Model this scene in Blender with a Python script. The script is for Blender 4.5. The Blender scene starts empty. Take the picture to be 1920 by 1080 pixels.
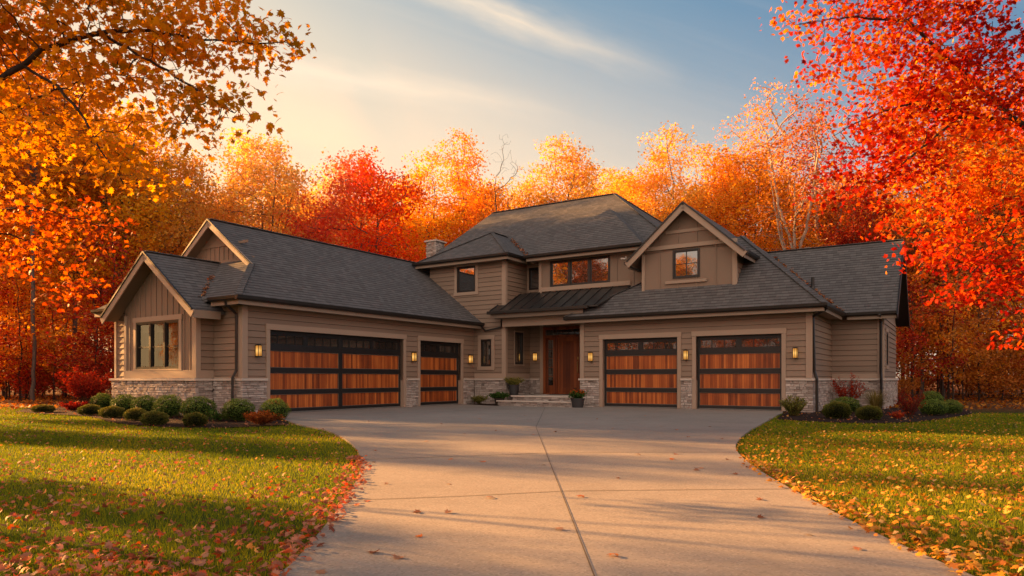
import bpy, bmesh, math, random
import numpy as np
from mathutils import Vector, Matrix

random.seed(7)
RNG = np.random.default_rng(7)
SC = bpy.context.scene
COL = SC.collection
R = math.radians
F_PX, H_CAM = 1300.0, 1.03
TH = R(32.9)
CT, ST = math.cos(TH), math.sin(TH)

# ------------------------------------------------------------------ helpers
def W(u, v, z=0.0):
    """house axes (u along the right wing front, v towards the back) -> world"""
    return Vector((CT * u + ST * v, -ST * u + CT * v, z))

def G(px, py):
    """ground point seen at a photo pixel (design aid for outlines on the ground)"""
    y = F_PX * H_CAM / (py - 710.0)
    return ((px - 960.0) / F_PX * y, y)

def PX(px, y):
    return (px - 960.0) / F_PX * y

def tag(o, label=None, cat=None, group=None, kind=None):
    if label: o['label'] = label
    if cat: o['category'] = cat
    if group: o['group'] = group
    if kind: o['kind'] = kind
    return o

def empty(name, loc=(0, 0, 0), rz=0.0, parent=None):
    o = bpy.data.objects.new(name, None)
    o.empty_display_size = 0.3
    COL.objects.link(o)
    o.location = loc
    o.rotation_euler = (0, 0, rz)
    o.parent = parent
    return o

def copy_tree(o, parent=None):
    c = o.copy()
    COL.objects.link(c)
    c.parent = parent
    for ch in list(o.children):
        copy_tree(ch, c)
    return c

def link_mesh(name, me, mat=None, parent=None):
    o = bpy.data.objects.new(name, me)
    COL.objects.link(o)
    if mat is not None:
        me.materials.append(mat)
    o.parent = parent
    return o

class MB:
    """collects faces, then links them as ONE mesh object"""
    def __init__(self):
        self.v, self.f, self.t = [], [], []
    def face(self, pts, tone=0.5):
        n = len(self.v)
        self.v.extend([tuple(p) for p in pts])
        self.f.append(tuple(range(n, n + len(pts))))
        self.t.append(tone)
    def hexa(self, p, tone=0.5):
        """p: 8 corners, 0-3 bottom ccw, 4-7 top ccw"""
        n = len(self.v)
        self.v.extend([tuple(q) for q in p])
        for q in ((3, 2, 1, 0), (4, 5, 6, 7), (0, 1, 5, 4), (1, 2, 6, 5), (2, 3, 7, 6), (3, 0, 4, 7)):
            self.f.append(tuple(n + i for i in q))
            self.t.append(tone)
    def box(self, x0, x1, y0, y1, z0, z1, tone=0.5):
        x0, x1 = min(x0, x1), max(x0, x1)
        y0, y1 = min(y0, y1), max(y0, y1)
        self.hexa([(x0, y0, z0), (x1, y0, z0), (x1, y1, z0), (x0, y1, z0),
                   (x0, y0, z1), (x1, y0, z1), (x1, y1, z1), (x0, y1, z1)], tone)
    def slab(self, pts, t=0.07, tone=0.5):
        """polygon with thickness downwards"""
        top = [Vector(p) for p in pts]
        nrm = (top[1] - top[0]).cross(top[2] - top[0])
        if nrm.z < 0:
            top.reverse()
        bot = [p - Vector((0, 0, t)) for p in top]
        self.face(top, tone)
        self.face(list(reversed(bot)), tone)
        n = len(top)
        for i in range(n):
            j = (i + 1) % n
            self.face([bot[i], bot[j], top[j], top[i]], tone)
    def bar(self, a, b, w, h, tone=0.5, up=(0, 0, 1)):
        """rectangular bar from a to b, w wide and h high, centred"""
        a, b = Vector(a), Vector(b)
        d = (b - a).normalized()
        up = Vector(up)
        s = d.cross(up)
        if s.length < 1e-5:
            s = d.cross(Vector((1, 0, 0)))
        s.normalize()
        n = s.cross(d).normalized()
        s *= w / 2
        n *= h / 2
        self.hexa([a - s - n, a + s - n, b + s - n, b - s - n, a - s + n, a + s + n, b + s + n, b - s + n], tone)
    def tube(self, pts, r, k=8, tone=0.5):
        pts = [Vector(p) for p in pts]
        rings = []
        for i, p in enumerate(pts):
            d = (pts[min(i + 1, len(pts) - 1)] - pts[max(i - 1, 0)]).normalized()
            s = d.cross(Vector((0.31, 0.17, 0.93)))
            if s.length < 0.1:
                s = d.cross(Vector((1, 0, 0)))
            s.normalize()
            q = s.cross(d)
            rr = r[i] if isinstance(r, (list, tuple)) else r
            base = len(self.v)
            for j in range(k):
                a = 2 * math.pi * j / k
                self.v.append(tuple(p + s * (rr * math.cos(a)) + q * (rr * math.sin(a))))
            rings.append(base)
        for i in range(len(rings) - 1):
            for j in range(k):
                jj = (j + 1) % k
                self.f.append((rings[i] + j, rings[i] + jj, rings[i + 1] + jj, rings[i + 1] + j))
                self.t.append(tone)
        self.f.append(tuple(rings[0] + j for j in range(k)))
        self.t.append(tone)
        self.f.append(tuple(rings[-1] + j for j in reversed(range(k))))
        self.t.append(tone)
    def lathe(self, prof, k=20, c=(0, 0, 0), tone=0.5):
        base = len(self.v)
        for (r, z) in prof:
            for j in range(k):
                a = 2 * math.pi * j / k
                self.v.append((c[0] + r * math.cos(a), c[1] + r * math.sin(a), c[2] + z))
        for i in range(len(prof) - 1):
            for j in range(k):
                jj = (j + 1) % k
                self.f.append((base + i * k + j, base + i * k + jj, base + (i + 1) * k + jj, base + (i + 1) * k + j))
                self.t.append(tone)
    def build(self, name, mat, parent=None, off=(0, 0, 0), uv=True, smooth=False, bevel=0.0):
        me = bpy.data.meshes.new(name)
        vv = [(x - off[0], y - off[1], z - off[2]) for (x, y, z) in self.v]
        me.from_pydata(vv, [], self.f)
        at = me.attributes.new('tone', 'FLOAT', 'FACE')
        at.data.foreach_set('value', np.array(self.t, dtype=np.float32))
        if uv:
            lay = me.uv_layers.new(name='UVMap')
            for p in me.polygons:
                n = p.normal
                h = Vector((0, 0, 1)).cross(n)
                if h.length < 1e-3:
                    h = Vector((1, 0, 0))
                h.normalize()
                s = n.cross(h)
                for li in p.loop_indices:
                    co = me.vertices[me.loops[li].vertex_index].co
                    lay.data[li].uv = (co.dot(h), co.dot(s))
        if smooth:
            me.polygons.foreach_set('use_smooth', [True] * len(me.polygons))
        o = link_mesh(name, me, mat, parent)
        if bevel:
            m = o.modifiers.new('edge', 'BEVEL')
            m.width = bevel
            m.segments = 2
            m.limit_method = 'ANGLE'
        return o

def np_mesh(name, verts, faces, tone, smooth=False):
    """verts (n,3), faces (m,k), tone (m,)"""
    me = bpy.data.meshes.new(name)
    verts = np.ascontiguousarray(verts, dtype=np.float32)
    faces = np.ascontiguousarray(faces, dtype=np.int32)
    m, k = faces.shape
    me.vertices.add(len(verts))
    me.vertices.foreach_set('co', verts.ravel())
    me.loops.add(m * k)
    me.loops.foreach_set('vertex_index', faces.ravel())
    me.polygons.add(m)
    me.polygons.foreach_set('loop_start', np.arange(m, dtype=np.int32) * k)
    me.polygons.foreach_set('loop_total', np.full(m, k, dtype=np.int32))
    if smooth:
        me.polygons.foreach_set('use_smooth', np.ones(m, dtype=bool))
    me.update(calc_edges=True)
    at = me.attributes.new('tone', 'FLOAT', 'FACE')
    at.data.foreach_set('value', np.ascontiguousarray(tone, dtype=np.float32))
    return me

# ------------------------------------------------------------------ materials
def new_mat(name):
    m = bpy.data.materials.new(name)
    m.use_nodes = True
    nt = m.node_tree
    nt.nodes.clear()
    out = nt.nodes.new('ShaderNodeOutputMaterial')
    return m, nt, out

class N:
    """small node-building shorthand"""
    def __init__(self, nt): self.nt = nt
    def add(self, t, **kw):
        n = self.nt.nodes.new(t)
        for k, val in kw.items():
            setattr(n, k, val)
        return n
    def link(self, a, b): self.nt.links.new(a, b)
    def val(self, sock, x):
        if isinstance(x, bpy.types.NodeSocket): self.link(x, sock)
        else: sock.default_value = x
    def math(self, op, a, b=0.0, c=0.0, clamp=False):
        n = self.add('ShaderNodeMath', operation=op, use_clamp=clamp)
        self.val(n.inputs[0], a); self.val(n.inputs[1], b); self.val(n.inputs[2], c)
        return n.outputs[0]
    def vmath(self, op, a, b=(0, 0, 0)):
        n = self.add('ShaderNodeVectorMath', operation=op)
        self.val(n.inputs[0], a); self.val(n.inputs[1], b)
        return n.outputs['Value'] if op in ('DOT_PRODUCT', 'LENGTH') else n.outputs[0]
    def mix(self, fac, a, b, blend='MIX'):
        n = self.add('ShaderNodeMix', data_type='RGBA', blend_type=blend)
        self.val(n.inputs[0], fac)
        self.val(n.inputs[6], a if isinstance(a, bpy.types.NodeSocket) else (*a[:3], 1))
        self.val(n.inputs[7], b if isinstance(b, bpy.types.NodeSocket) else (*b[:3], 1))
        return n.outputs[2]
    def ramp(self, fac, stops, interp='LINEAR'):
        n = self.add('ShaderNodeValToRGB')
        n.color_ramp.interpolation = interp
        e = n.color_ramp.elements
        while len(e) < len(stops): e.new(0.5)
        for el, (p, c) in zip(e, stops):
            el.position = p
            el.color = (*c[:3], 1)
        self.link(fac, n.inputs[0])
        return n.outputs[0]
    def noise(self, vec, scale, detail=4, rough=0.55, dist=0.0):
        n = self.add('ShaderNodeTexNoise')
        n.inputs['Scale'].default_value = scale
        n.inputs['Detail'].default_value = detail
        n.inputs['Roughness'].default_value = rough
        n.inputs['Distortion'].default_value = dist
        if vec is not None: self.link(vec, n.inputs['Vector'])
        return n.outputs['Fac']
    def white(self, vec, dims='3D'):
        n = self.add('ShaderNodeTexWhiteNoise', noise_dimensions=dims)
        self.link(vec, n.inputs['Vector'])
        return n.outputs['Value']
    def sep(self, v):
        n = self.add('ShaderNodeSeparateXYZ'); self.link(v, n.inputs[0]); return n.outputs
    def comb(self, x, y, z=0.0):
        n = self.add('ShaderNodeCombineXYZ')
        self.val(n.inputs[0], x); self.val(n.inputs[1], y); self.val(n.inputs[2], z)
        return n.outputs[0]
    def attr(self, name):
        n = self.add('ShaderNodeAttribute', attribute_name=name); return n.outputs
    def geo(self): return self.add('ShaderNodeNewGeometry').outputs
    def tex(self): return self.add('ShaderNodeTexCoord').outputs
    def bump(self, h, strength=0.5, dist=0.02):
        n = self.add('ShaderNodeBump')
        n.inputs['Strength'].default_value = strength
        n.inputs['Distance'].default_value = dist
        self.link(h, n.inputs['Height'])
        return n.outputs[0]
    def bsdf(self, col, rough=0.6, spec=0.5, normal=None, metal=0.0):
        n = self.add('ShaderNodeBsdfPrincipled')
        self.val(n.inputs['Base Color'], col if isinstance(col, bpy.types.NodeSocket) else (*col[:3], 1))
        self.val(n.inputs['Roughness'], rough)
        n.inputs['Specular IOR Level'].default_value = spec
        n.inputs['Metallic'].default_value = metal
        if normal is not None: self.link(normal, n.inputs['Normal'])
        return n.outputs[0]

def paint_mat(name, col, rough=0.55, var=0.12, streak=True):
    m, nt, out = new_mat(name); n = N(nt)
    p = n.tex()['Object']
    a = n.noise(p, 0.9, 5, 0.6)
    xyz = n.sep(p)
    grain = n.noise(n.comb(n.math('MULTIPLY', xyz[0], 6.0), n.math('MULTIPLY', xyz[1], 6.0), n.math('MULTIPLY', xyz[2], 90.0)), 1.0, 3)
    tone = n.attr('tone')['Fac']
    f = n.math('ADD', n.math('MULTIPLY', a, var * 1.6), n.math('MULTIPLY', grain, var * 0.5))
    f = n.math('ADD', f, n.math('MULTIPLY', n.math('SUBTRACT', tone, 0.5), var * 2.2))
    f = n.math('ADD', f, 1.0 - var * 1.05)
    f = n.math('MULTIPLY', f, n.math('SUBTRACT', 1.0, n.math('MULTIPLY', n.math('LESS_THAN', tone, -0.5), 0.60)))  # negative tone marks siding gap faces, darkened to paint in the shade there
    c = n.vmath('MULTIPLY', n.comb(*col), n.comb(f, f, f))
    b = n.bump(grain, 0.15, 0.004)
    n.link(n.bsdf(c, rough, 0.35, b), out.inputs[0])
    return m

def shingle_mat():
    m, nt, out = new_mat('roof_shingles'); n = N(nt)
    uv = n.tex()['UV']
    x, y, _ = n.sep(uv)
    row = n.math('FLOOR', n.math('DIVIDE', y, 0.155))
    fy = n.math('FRACT', n.math('DIVIDE', y, 0.155))
    off = n.white(n.comb(row, 3.7, 1.1))
    xx = n.math('ADD', n.math('DIVIDE', x, 0.20), n.math('MULTIPLY', off, 9.0))
    colm = n.math('FLOOR', xx)
    fx = n.math('FRACT', xx)
    rnd = n.white(n.comb(row, colm, 0.3))
    rnd2 = n.white(n.comb(colm, row, 5.3))
    big = n.noise(uv, 0.45, 3)
    fine = n.noise(uv, 70.0, 2)
    t = n.math('ADD', n.math('MULTIPLY', rnd, 0.6), n.math('MULTIPLY', big, 0.4))
    c = n.ramp(t, [(0.1, (0.105, 0.099, 0.100)), (0.5, (0.132, 0.124, 0.125)), (0.9, (0.168, 0.158, 0.157))])
    # shadow painted dark along the butt edge of each course, its drop varies from tab to tab (laminated shingles)
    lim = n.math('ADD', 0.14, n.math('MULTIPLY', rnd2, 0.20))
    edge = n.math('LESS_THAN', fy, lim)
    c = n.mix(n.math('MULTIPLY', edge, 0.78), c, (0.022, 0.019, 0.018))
    gap = n.math('LESS_THAN', fx, 0.035)
    c = n.mix(n.math('MULTIPLY', gap, 0.5), c, (0.014, 0.013, 0.014))
    c = n.mix(n.math('MULTIPLY', fine, 0.25), c, (0.15, 0.14, 0.14))
    h = n.math('ADD', n.math('SUBTRACT', 1.0, fy), n.math('MULTIPLY', rnd2, 0.5))
    h = n.math('SUBTRACT', h, n.math('MULTIPLY', edge, 1.2))
    h = n.math('ADD', h, n.math('MULTIPLY', fine, 0.25))
    b = n.bump(h, 0.55, 0.018)
    n.link(n.bsdf(c, 0.9, 0.12, b), out.inputs[0])
    return m

def stone_mat():
    m, nt, out = new_mat('ledge_stone'); n = N(nt)
    p = n.tex()['Object']
    tone = n.attr('tone')['Fac']
    nz = n.noise(p, 14.0, 6, 0.65)
    t = n.math('ADD', n.math('MULTIPLY', tone, 0.72), n.math('MULTIPLY', nz, 0.36))
    c = n.ramp(t, [(0.05, (0.05, 0.038, 0.034)), (0.25, (0.21, 0.17, 0.15)), (0.5, (0.40, 0.335, 0.30)), (0.75, (0.57, 0.49, 0.445)), (1.0, (0.70, 0.62, 0.575))])
    c = n.mix(n.math('MULTIPLY', n.noise(p, 3.0, 2), 0.35), c, (0.50, 0.39, 0.33))
    h = n.noise(p, 26.0, 6, 0.7)
    n.link(n.bsdf(c, 0.85, 0.25, n.bump(h, 0.8, 0.02)), out.inputs[0])
    return m

def wood_mat(name, cols, plank=0.075, rough=0.42):
    m, nt, out = new_mat(name); n = N(nt)
    uv = n.tex()['UV']
    x, y, _ = n.sep(uv)
    xx = n.math('DIVIDE', x, plank)
    i = n.math('FLOOR', xx)
    fx = n.math('FRACT', xx)
    tn = n.attr('tone')['Fac']
    r = n.white(n.comb(i, n.math('MULTIPLY', tn, 37.0), 0.7))
    g = n.noise(n.comb(n.math('MULTIPLY', x, 55.0), n.math('MULTIPLY', y, 1.6), n.math('MULTIPLY', r, 30.0)), 1.0, 6, 0.65, 1.2)
    blot = n.noise(n.comb(n.math('MULTIPLY', x, 2.0), n.math('MULTIPLY', y, 1.1), 0.0), 1.0, 3)
    t = n.math('ADD', n.math('MULTIPLY', r, 0.58), n.math('MULTIPLY', g, 0.45))
    t = n.math('ADD', t, n.math('MULTIPLY', n.math('SUBTRACT', blot, 0.5), 0.5))
    c = n.ramp(t, [(0.1, cols[0]), (0.5, cols[1]), (0.95, cols[2])])
    gap = n.math('LESS_THAN', fx, 0.06)
    c = n.mix(n.math('MULTIPLY', gap, 0.85), c, (0.02, 0.007, 0.003))
    h = n.math('SUBTRACT', n.math('MULTIPLY', g, 0.25), gap)
    n.link(n.bsdf(c, rough, 0.4, n.bump(h, 0.5, 0.006)), out.inputs[0])
    return m

def metal_mat(name, col, rough=0.4, metal=0.0, spec=0.5):
    m, nt, out = new_mat(name); n = N(nt)
    p = n.tex()['Object']
    nz = n.noise(p, 5.0, 5, 0.6)
    c = n.mix(nz, tuple(x * 0.7 for x in col), tuple(x * 1.3 for x in col))
    n.link(n.bsdf(c, n.math('ADD', rough - 0.08, n.math('MULTIPLY', nz, 0.2)), spec, n.bump(nz, 0.08, 0.01), metal), out.inputs[0])
    return m

def glass_mat(name, tint=(0.012, 0.010, 0.009), refl=0.32, clear=0.0):
    m, nt, out = new_mat(name); n = N(nt)
    p = n.tex()['Object']
    wob = n.bump(n.noise(p, 1.3, 2), 0.10, 0.03)
    gl = n.add('ShaderNodeBsdfGlossy')
    gl.inputs['Roughness'].default_value = 0.02
    gl.inputs['Color'].default_value = (0.95, 0.93, 0.9, 1)
    n.link(wob, gl.inputs['Normal'])
    fr = n.add('ShaderNodeFresnel'); fr.inputs['IOR'].default_value = 1.5
    f = n.math('ADD', n.math('MULTIPLY', fr.outputs[0], 1.2), refl, clamp=True)
    if clear > 0:
        base = n.add('ShaderNodeBsdfTransparent')
        base.inputs[0].default_value = (clear, clear, clear * 0.96, 1)
        base = base.outputs[0]
    else:
        base = n.bsdf(tint, 0.5, 0.2)
    mx = n.add('ShaderNodeMixShader')
    n.link(f, mx.inputs[0]); n.link(base, mx.inputs[1]); n.link(gl.outputs[0], mx.inputs[2])
    n.link(mx.outputs[0], out.inputs[0])
    return m

def leaf_mat(name, stops, trans=0.45, gain=1.0, rough=0.55):
    m, nt, out = new_mat(name); n = N(nt)
    t = n.attr('tone')['Fac']
    oi = n.add('ShaderNodeObjectInfo')
    t2 = n.math('ADD', t, n.math('MULTIPLY', n.math('SUBTRACT', oi.outputs['Random'], 0.5), 0.16))
    stops = [(p, tuple(min(x * gain, 0.95) for x in c)) for p, c in stops]
    c = n.ramp(t2, stops)
    d = n.bsdf(c, rough, 0.08)
    tr = n.add('ShaderNodeBsdfTranslucent')
    sat = n.add('ShaderNodeHueSaturation')
    sat.inputs['Saturation'].default_value = 1.08
    sat.inputs['Value'].default_value = 1.25
    n.link(c, sat.inputs['Color'])
    n.link(sat.outputs[0], tr.inputs['Color'])
    mx = n.add('ShaderNodeMixShader')
    mx.inputs[0].default_value = trans
    n.link(d, mx.inputs[1]); n.link(tr.outputs[0], mx.inputs[2])
    n.link(mx.outputs[0], out.inputs[0])
    return m

def bark_mat(name, dark, light, scale=1.0):
    m, nt, out = new_mat(name); n = N(nt)
    p = n.tex()['Object']
    x, y, z = n.sep(p)
    v = n.comb(n.math('MULTIPLY', x, 14.0), n.math('MULTIPLY', y, 14.0), n.math('MULTIPLY', z, 2.5))
    a = n.noise(v, scale, 6, 0.7, 0.6)
    b = n.noise(p, 1.2, 3)
    t = n.math('ADD', n.math('MULTIPLY', a, 0.75), n.math('MULTIPLY', b, 0.3))
    c = n.ramp(t, [(0.3, dark), (0.75, light)])
    n.link(n.bsdf(c, 0.9, 0.2, n.bump(a, 0.8, 0.03)), out.inputs[0])
    return m

def concrete_mat():
    m, nt, out = new_mat('driveway_concrete'); n = N(nt)
    p = n.geo()['Position']
    a = n.noise(p, 0.35, 5, 0.6)
    b = n.noise(p, 2.2, 6, 0.65)
    s = n.noise(p, 120.0, 3, 0.8)
    vo = n.add('ShaderNodeTexVoronoi'); vo.inputs['Scale'].default_value = 70.0
    n.link(p, vo.inputs['Vector'])
    pit = n.white(vo.outputs['Position'])
    t = n.math('ADD', n.math('MULTIPLY', a, 0.5), n.math('MULTIPLY', b, 0.3))
    t = n.math('ADD', t, n.math('MULTIPLY', s, 0.25))
    c = n.ramp(t, [(0.28, (0.225, 0.200, 0.178)), (0.55, (0.305, 0.270, 0.240)), (0.8, (0.385, 0.340, 0.303))])
    c = n.mix(n.math('MULTIPLY', n.math('GREATER_THAN', pit, 0.84), 0.30), c, (0.13, 0.11, 0.10))
    c = n.mix(n.math('MULTIPLY', n.math('LESS_THAN', pit, 0.12), 0.22), c, (0.52, 0.47, 0.42))
    stain = n.ramp(n.noise(p, 0.9, 6, 0.7, 0.8), [(0.52, (0, 0, 0)), (0.75, (1, 1, 1))])
    c = n.mix(n.math('MULTIPLY', stain, 0.42), c, (0.17, 0.15, 0.135))
    h = n.math('ADD', n.math('MULTIPLY', s, 0.6), n.math('MULTIPLY', pit, 0.5))
    n.link(n.bsdf(c, 0.82, 0.3, n.bump(h, 0.22, 0.005)), out.inputs[0])
    return m

def ground_mat():
    """lawn soil and thatch near the house, leaf litter under the trees further out"""
    m, nt, out = new_mat('ground_cover'); n = N(nt)
    p = n.geo()['Position']
    x, y, z = n.sep(p)
    a = n.noise(p, 1.1, 6, 0.65)
    f = n.noise(p, 38.0, 4, 0.7)
    lawn = n.ramp(n.math('ADD', n.math('MULTIPLY', a, 0.5), n.math('MULTIPLY', f, 0.5)),
                  [(0.3, (0.022, 0.042, 0.006)), (0.55, (0.05, 0.085, 0.011)), (0.8, (0.11, 0.115, 0.022))])
    vo = n.add('ShaderNodeTexVoronoi'); vo.inputs['Scale'].default_value = 9.0
    n.link(p, vo.inputs['Vector'])
    litter = n.ramp(n.white(vo.outputs['Position']), [(0.0, (0.05, 0.022, 0.012)), (0.4, (0.16, 0.06, 0.022)), (0.75, (0.25, 0.10, 0.03)), (1.0, (0.30, 0.16, 0.07))])
    litter = n.mix(n.math('MULTIPLY', f, 0.7), litter, (0.05, 0.025, 0.015))
    # the wood begins about 24 m out (wavy edge)
    e = n.math('ADD', n.math('ADD', y, n.math('MULTIPLY', n.math('ABSOLUTE', x), 0.0)), n.math('MULTIPLY', n.math('SUBTRACT', n.noise(p, 0.3, 3), 0.5), 7.0))
    fac = n.math('DIVIDE', n.math('SUBTRACT', e, 20.0), 4.0, clamp=True)
    c = n.mix(fac, lawn, litter)
    n.link(n.bsdf(c, 0.95, 0.1, n.bump(f, 0.8, 0.05)), out.inputs[0])
    return m

def mulch_mat():
    m, nt, out = new_mat('dark_mulch'); n = N(nt)
    p = n.geo()['Position']
    v = n.noise(p, 45.0, 5, 0.75)
    c = n.ramp(v, [(0.3, (0.012, 0.007, 0.006)), (0.55, (0.045, 0.025, 0.020)), (0.8, (0.12, 0.07, 0.055))])
    n.link(n.bsdf(c, 0.95, 0.15, n.bump(v, 1.0, 0.04)), out.inputs[0])
    return m

def lamp_glass_mat():
    m, nt, out = new_mat('lit_lantern_glass'); n = N(nt)
    p = n.tex()['Object']
    x, y, z = n.sep(p)
    # brighter beside the bulb in the middle of the lantern
    d = n.math('SUBTRACT', 1.0, n.math('MULTIPLY', n.math('ABSOLUTE', n.math('ADD', z, 0.0)), 5.0), clamp=True)
    em = n.add('ShaderNodeEmission')
    n.link(n.mix(d, (1.0, 0.36, 0.05), (1.0, 0.54, 0.14)), em.inputs[0])
    n.link(n.math('ADD', 0.42, n.math('MULTIPLY', d, 0.75)), em.inputs[1])
    n.link(em.outputs[0], out.inputs[0])
    return m

M = {}
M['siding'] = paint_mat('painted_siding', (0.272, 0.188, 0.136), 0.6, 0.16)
M['batten'] = paint_mat('painted_board_and_batten', (0.267, 0.184, 0.133), 0.6, 0.12)
M['trim'] = paint_mat('painted_trim', (0.40, 0.288, 0.215), 0.55, 0.10)
M['soffit'] = paint_mat('painted_soffit', (0.20, 0.15, 0.115), 0.6, 0.1)
M['bronze'] = metal_mat('dark_bronze_metal', (0.018, 0.014, 0.012), 0.38)
M['black'] = metal_mat('black_door_frame', (0.011, 0.009, 0.009), 0.42)
M['seam'] = metal_mat('standing_seam_metal', (0.030, 0.027, 0.026), 0.36, 0.0, 0.6)
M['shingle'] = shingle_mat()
M['stone'] = stone_mat()
M['cap'] = paint_mat('cut_stone_cap', (0.58, 0.49, 0.42), 0.75, 0.15)
M['wood'] = wood_mat('cedar_door_planks', ((0.10, 0.018, 0.006), (0.37, 0.082, 0.016), (0.70, 0.20, 0.04)))
M['doorwood'] = wood_mat('mahogany_door', ((0.085, 0.020, 0.008), (0.20, 0.048, 0.014), (0.33, 0.09, 0.026)), 0.16, 0.4)
M['glass'] = glass_mat('window_glass', refl=0.21)
M['glass_dim'] = glass_mat('garage_window_glass', (0.020, 0.015, 0.012), refl=0.05)
M['glass_clear'] = glass_mat('clear_window_glass', refl=0.06, clear=0.8)
M['curtain'] = paint_mat('linen_curtain', (0.15, 0.13, 0.08), 0.9, 0.3)
M['dark_room'] = paint_mat('dark_interior', (0.03, 0.024, 0.02), 0.9, 0.2)
M['lampglass'] = lamp_glass_mat()
M['brass'] = metal_mat('aged_brass', (0.35, 0.22, 0.08), 0.3, 0.9)
M['pot'] = metal_mat('charcoal_planter', (0.035, 0.034, 0.036), 0.6)
M['basket'] = paint_mat('woven_basket', (0.05, 0.032, 0.022), 0.8, 0.5)
M['concrete'] = concrete_mat()
M['joint'] = paint_mat('joint_gap', (0.10, 0.082, 0.072), 0.95, 0.2)
M['ground'] = ground_mat()
M['mulch'] = mulch_mat()
M['mat'] = paint_mat('coir_doormat', (0.06, 0.045, 0.035), 0.95, 0.4)

RED = [(0.0, (0.50, 0.035, 0.018)), (0.35, (0.78, 0.085, 0.026)), (0.7, (0.84, 0.17, 0.03)), (1.0, (0.87, 0.34, 0.04))]
CRIMSON = [(0.0, (0.15, 0.014, 0.010)), (0.4, (0.40, 0.036, 0.020)), (0.75, (0.56, 0.085, 0.028)), (1.0, (0.66, 0.20, 0.04))]
ORANGE = [(0.0, (0.56, 0.16, 0.022)), (0.35, (0.77, 0.30, 0.036)), (0.7, (0.83, 0.41, 0.055)), (1.0, (0.87, 0.53, 0.09))]
AMBER = [(0.0, (0.58, 0.24, 0.035)), (0.4, (0.77, 0.40, 0.065)), (0.75, (0.83, 0.51, 0.10)), (1.0, (0.86, 0.61, 0.15))]
YELLOW = [(0.0, (0.68, 0.26, 0.018)), (0.4, (0.83, 0.42, 0.026)), (0.75, (0.88, 0.54, 0.045)), (1.0, (0.90, 0.64, 0.09))]
RUST = [(0.0, (0.20, 0.050, 0.015)), (0.4, (0.44, 0.135, 0.028)), (0.75, (0.58, 0.22, 0.04)), (1.0, (0.66, 0.32, 0.06))]
OLIVE = [(0.0, (0.28, 0.15, 0.018)), (0.4, (0.60, 0.26, 0.028)), (0.75, (0.75, 0.30, 0.03)), (1.0, (0.83, 0.44, 0.05))]
EMBER = [(0.0, (0.26, 0.035, 0.008)), (0.4, (0.50, 0.10, 0.012)), (0.75, (0.62, 0.19, 0.016)), (1.0, (0.72, 0.33, 0.03))]
MAPLE = [(0.0, (0.26, 0.010, 0.006)), (0.28, (0.50, 0.034, 0.007)), (0.5, (0.62, 0.10, 0.008)), (0.75, (0.72, 0.22, 0.014)), (1.0, (0.78, 0.38, 0.03))]
for k, s, tr in (('red', RED, .5), ('crimson', CRIMSON, .4), ('orange', ORANGE, .5), ('amber', AMBER, .5), ('yellow', YELLOW, .5),
                 ('rust', RUST, .4), ('olive', OLIVE, .68), ('ember', EMBER, .5), ('maple', MAPLE, .5)):
    M['leaf_' + k] = leaf_mat(k + '_autumn_leaves', s, tr)
M['box'] = leaf_mat('boxwood_leaves', [(0.0, (0.008, 0.015, 0.004)), (0.4, (0.075, 0.125, 0.024)), (0.75, (0.17, 0.235, 0.042)), (1.0, (0.29, 0.34, 0.07))], 0.2)
M['mound'] = leaf_mat('juniper_needles', [(0.0, (0.012, 0.014, 0.004)), (0.4, (0.095, 0.108, 0.022)), (0.75, (0.20, 0.195, 0.04)), (1.0, (0.33, 0.28, 0.07))], 0.2)
M['straw'] = leaf_mat('dry_grass_blades', [(0.0, (0.10, 0.085, 0.02)), (0.5, (0.24, 0.18, 0.05)), (1.0, (0.40, 0.28, 0.10))], 0.3)
M['fern'] = leaf_mat('fern_leaves', [(0.0, (0.015, 0.03, 0.008)), (0.5, (0.045, 0.10, 0.02)), (1.0, (0.10, 0.17, 0.035))], 0.3)
M['grass'] = leaf_mat('lawn_blades', [(0.0, (0.055, 0.10, 0.006)), (0.4, (0.16, 0.225, 0.012)), (0.75, (0.36, 0.335, 0.018)), (1.0, (0.56, 0.42, 0.045))], 0.35)
M['litter'] = leaf_mat('fallen_leaves', [(0.0, (0.18, 0.06, 0.03)), (0.25, (0.36, 0.17, 0.10)), (0.5, (0.52, 0.30, 0.19)), (0.66, (0.58, 0.13, 0.04)), (0.82, (0.62, 0.24, 0.05)), (1.0, (0.70, 0.44, 0.16))], 0.25)
M['litter_red'] = leaf_mat('fallen_red_leaves', [(0.0, (0.20, 0.06, 0.035)), (0.3, (0.38, 0.16, 0.10)), (0.55, (0.50, 0.23, 0.15)), (0.72, (0.56, 0.085, 0.03)), (0.86, (0.60, 0.16, 0.045)), (1.0, (0.58, 0.36, 0.22))], 0.25)
M['litter_gold'] = leaf_mat('fallen_gold_leaves', [(0.0, (0.30, 0.10, 0.03)), (0.3, (0.55, 0.24, 0.06)), (0.6, (0.68, 0.30, 0.035)), (0.85, (0.74, 0.42, 0.07)), (1.0, (0.60, 0.40, 0.22))], 0.25)
M['bark'] = bark_mat('maple_bark', (0.020, 0.012, 0.009), (0.085, 0.055, 0.040))
M['bark_grey'] = bark_mat('grey_bark', (0.055, 0.040, 0.032), (0.20, 0.155, 0.125))
M['bark_pale'] = bark_mat('pale_bark', (0.22, 0.17, 0.13), (0.55, 0.45, 0.36))
M['stem'] = bark_mat('shrub_stem', (0.04, 0.018, 0.012), (0.14, 0.07, 0.045))

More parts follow.
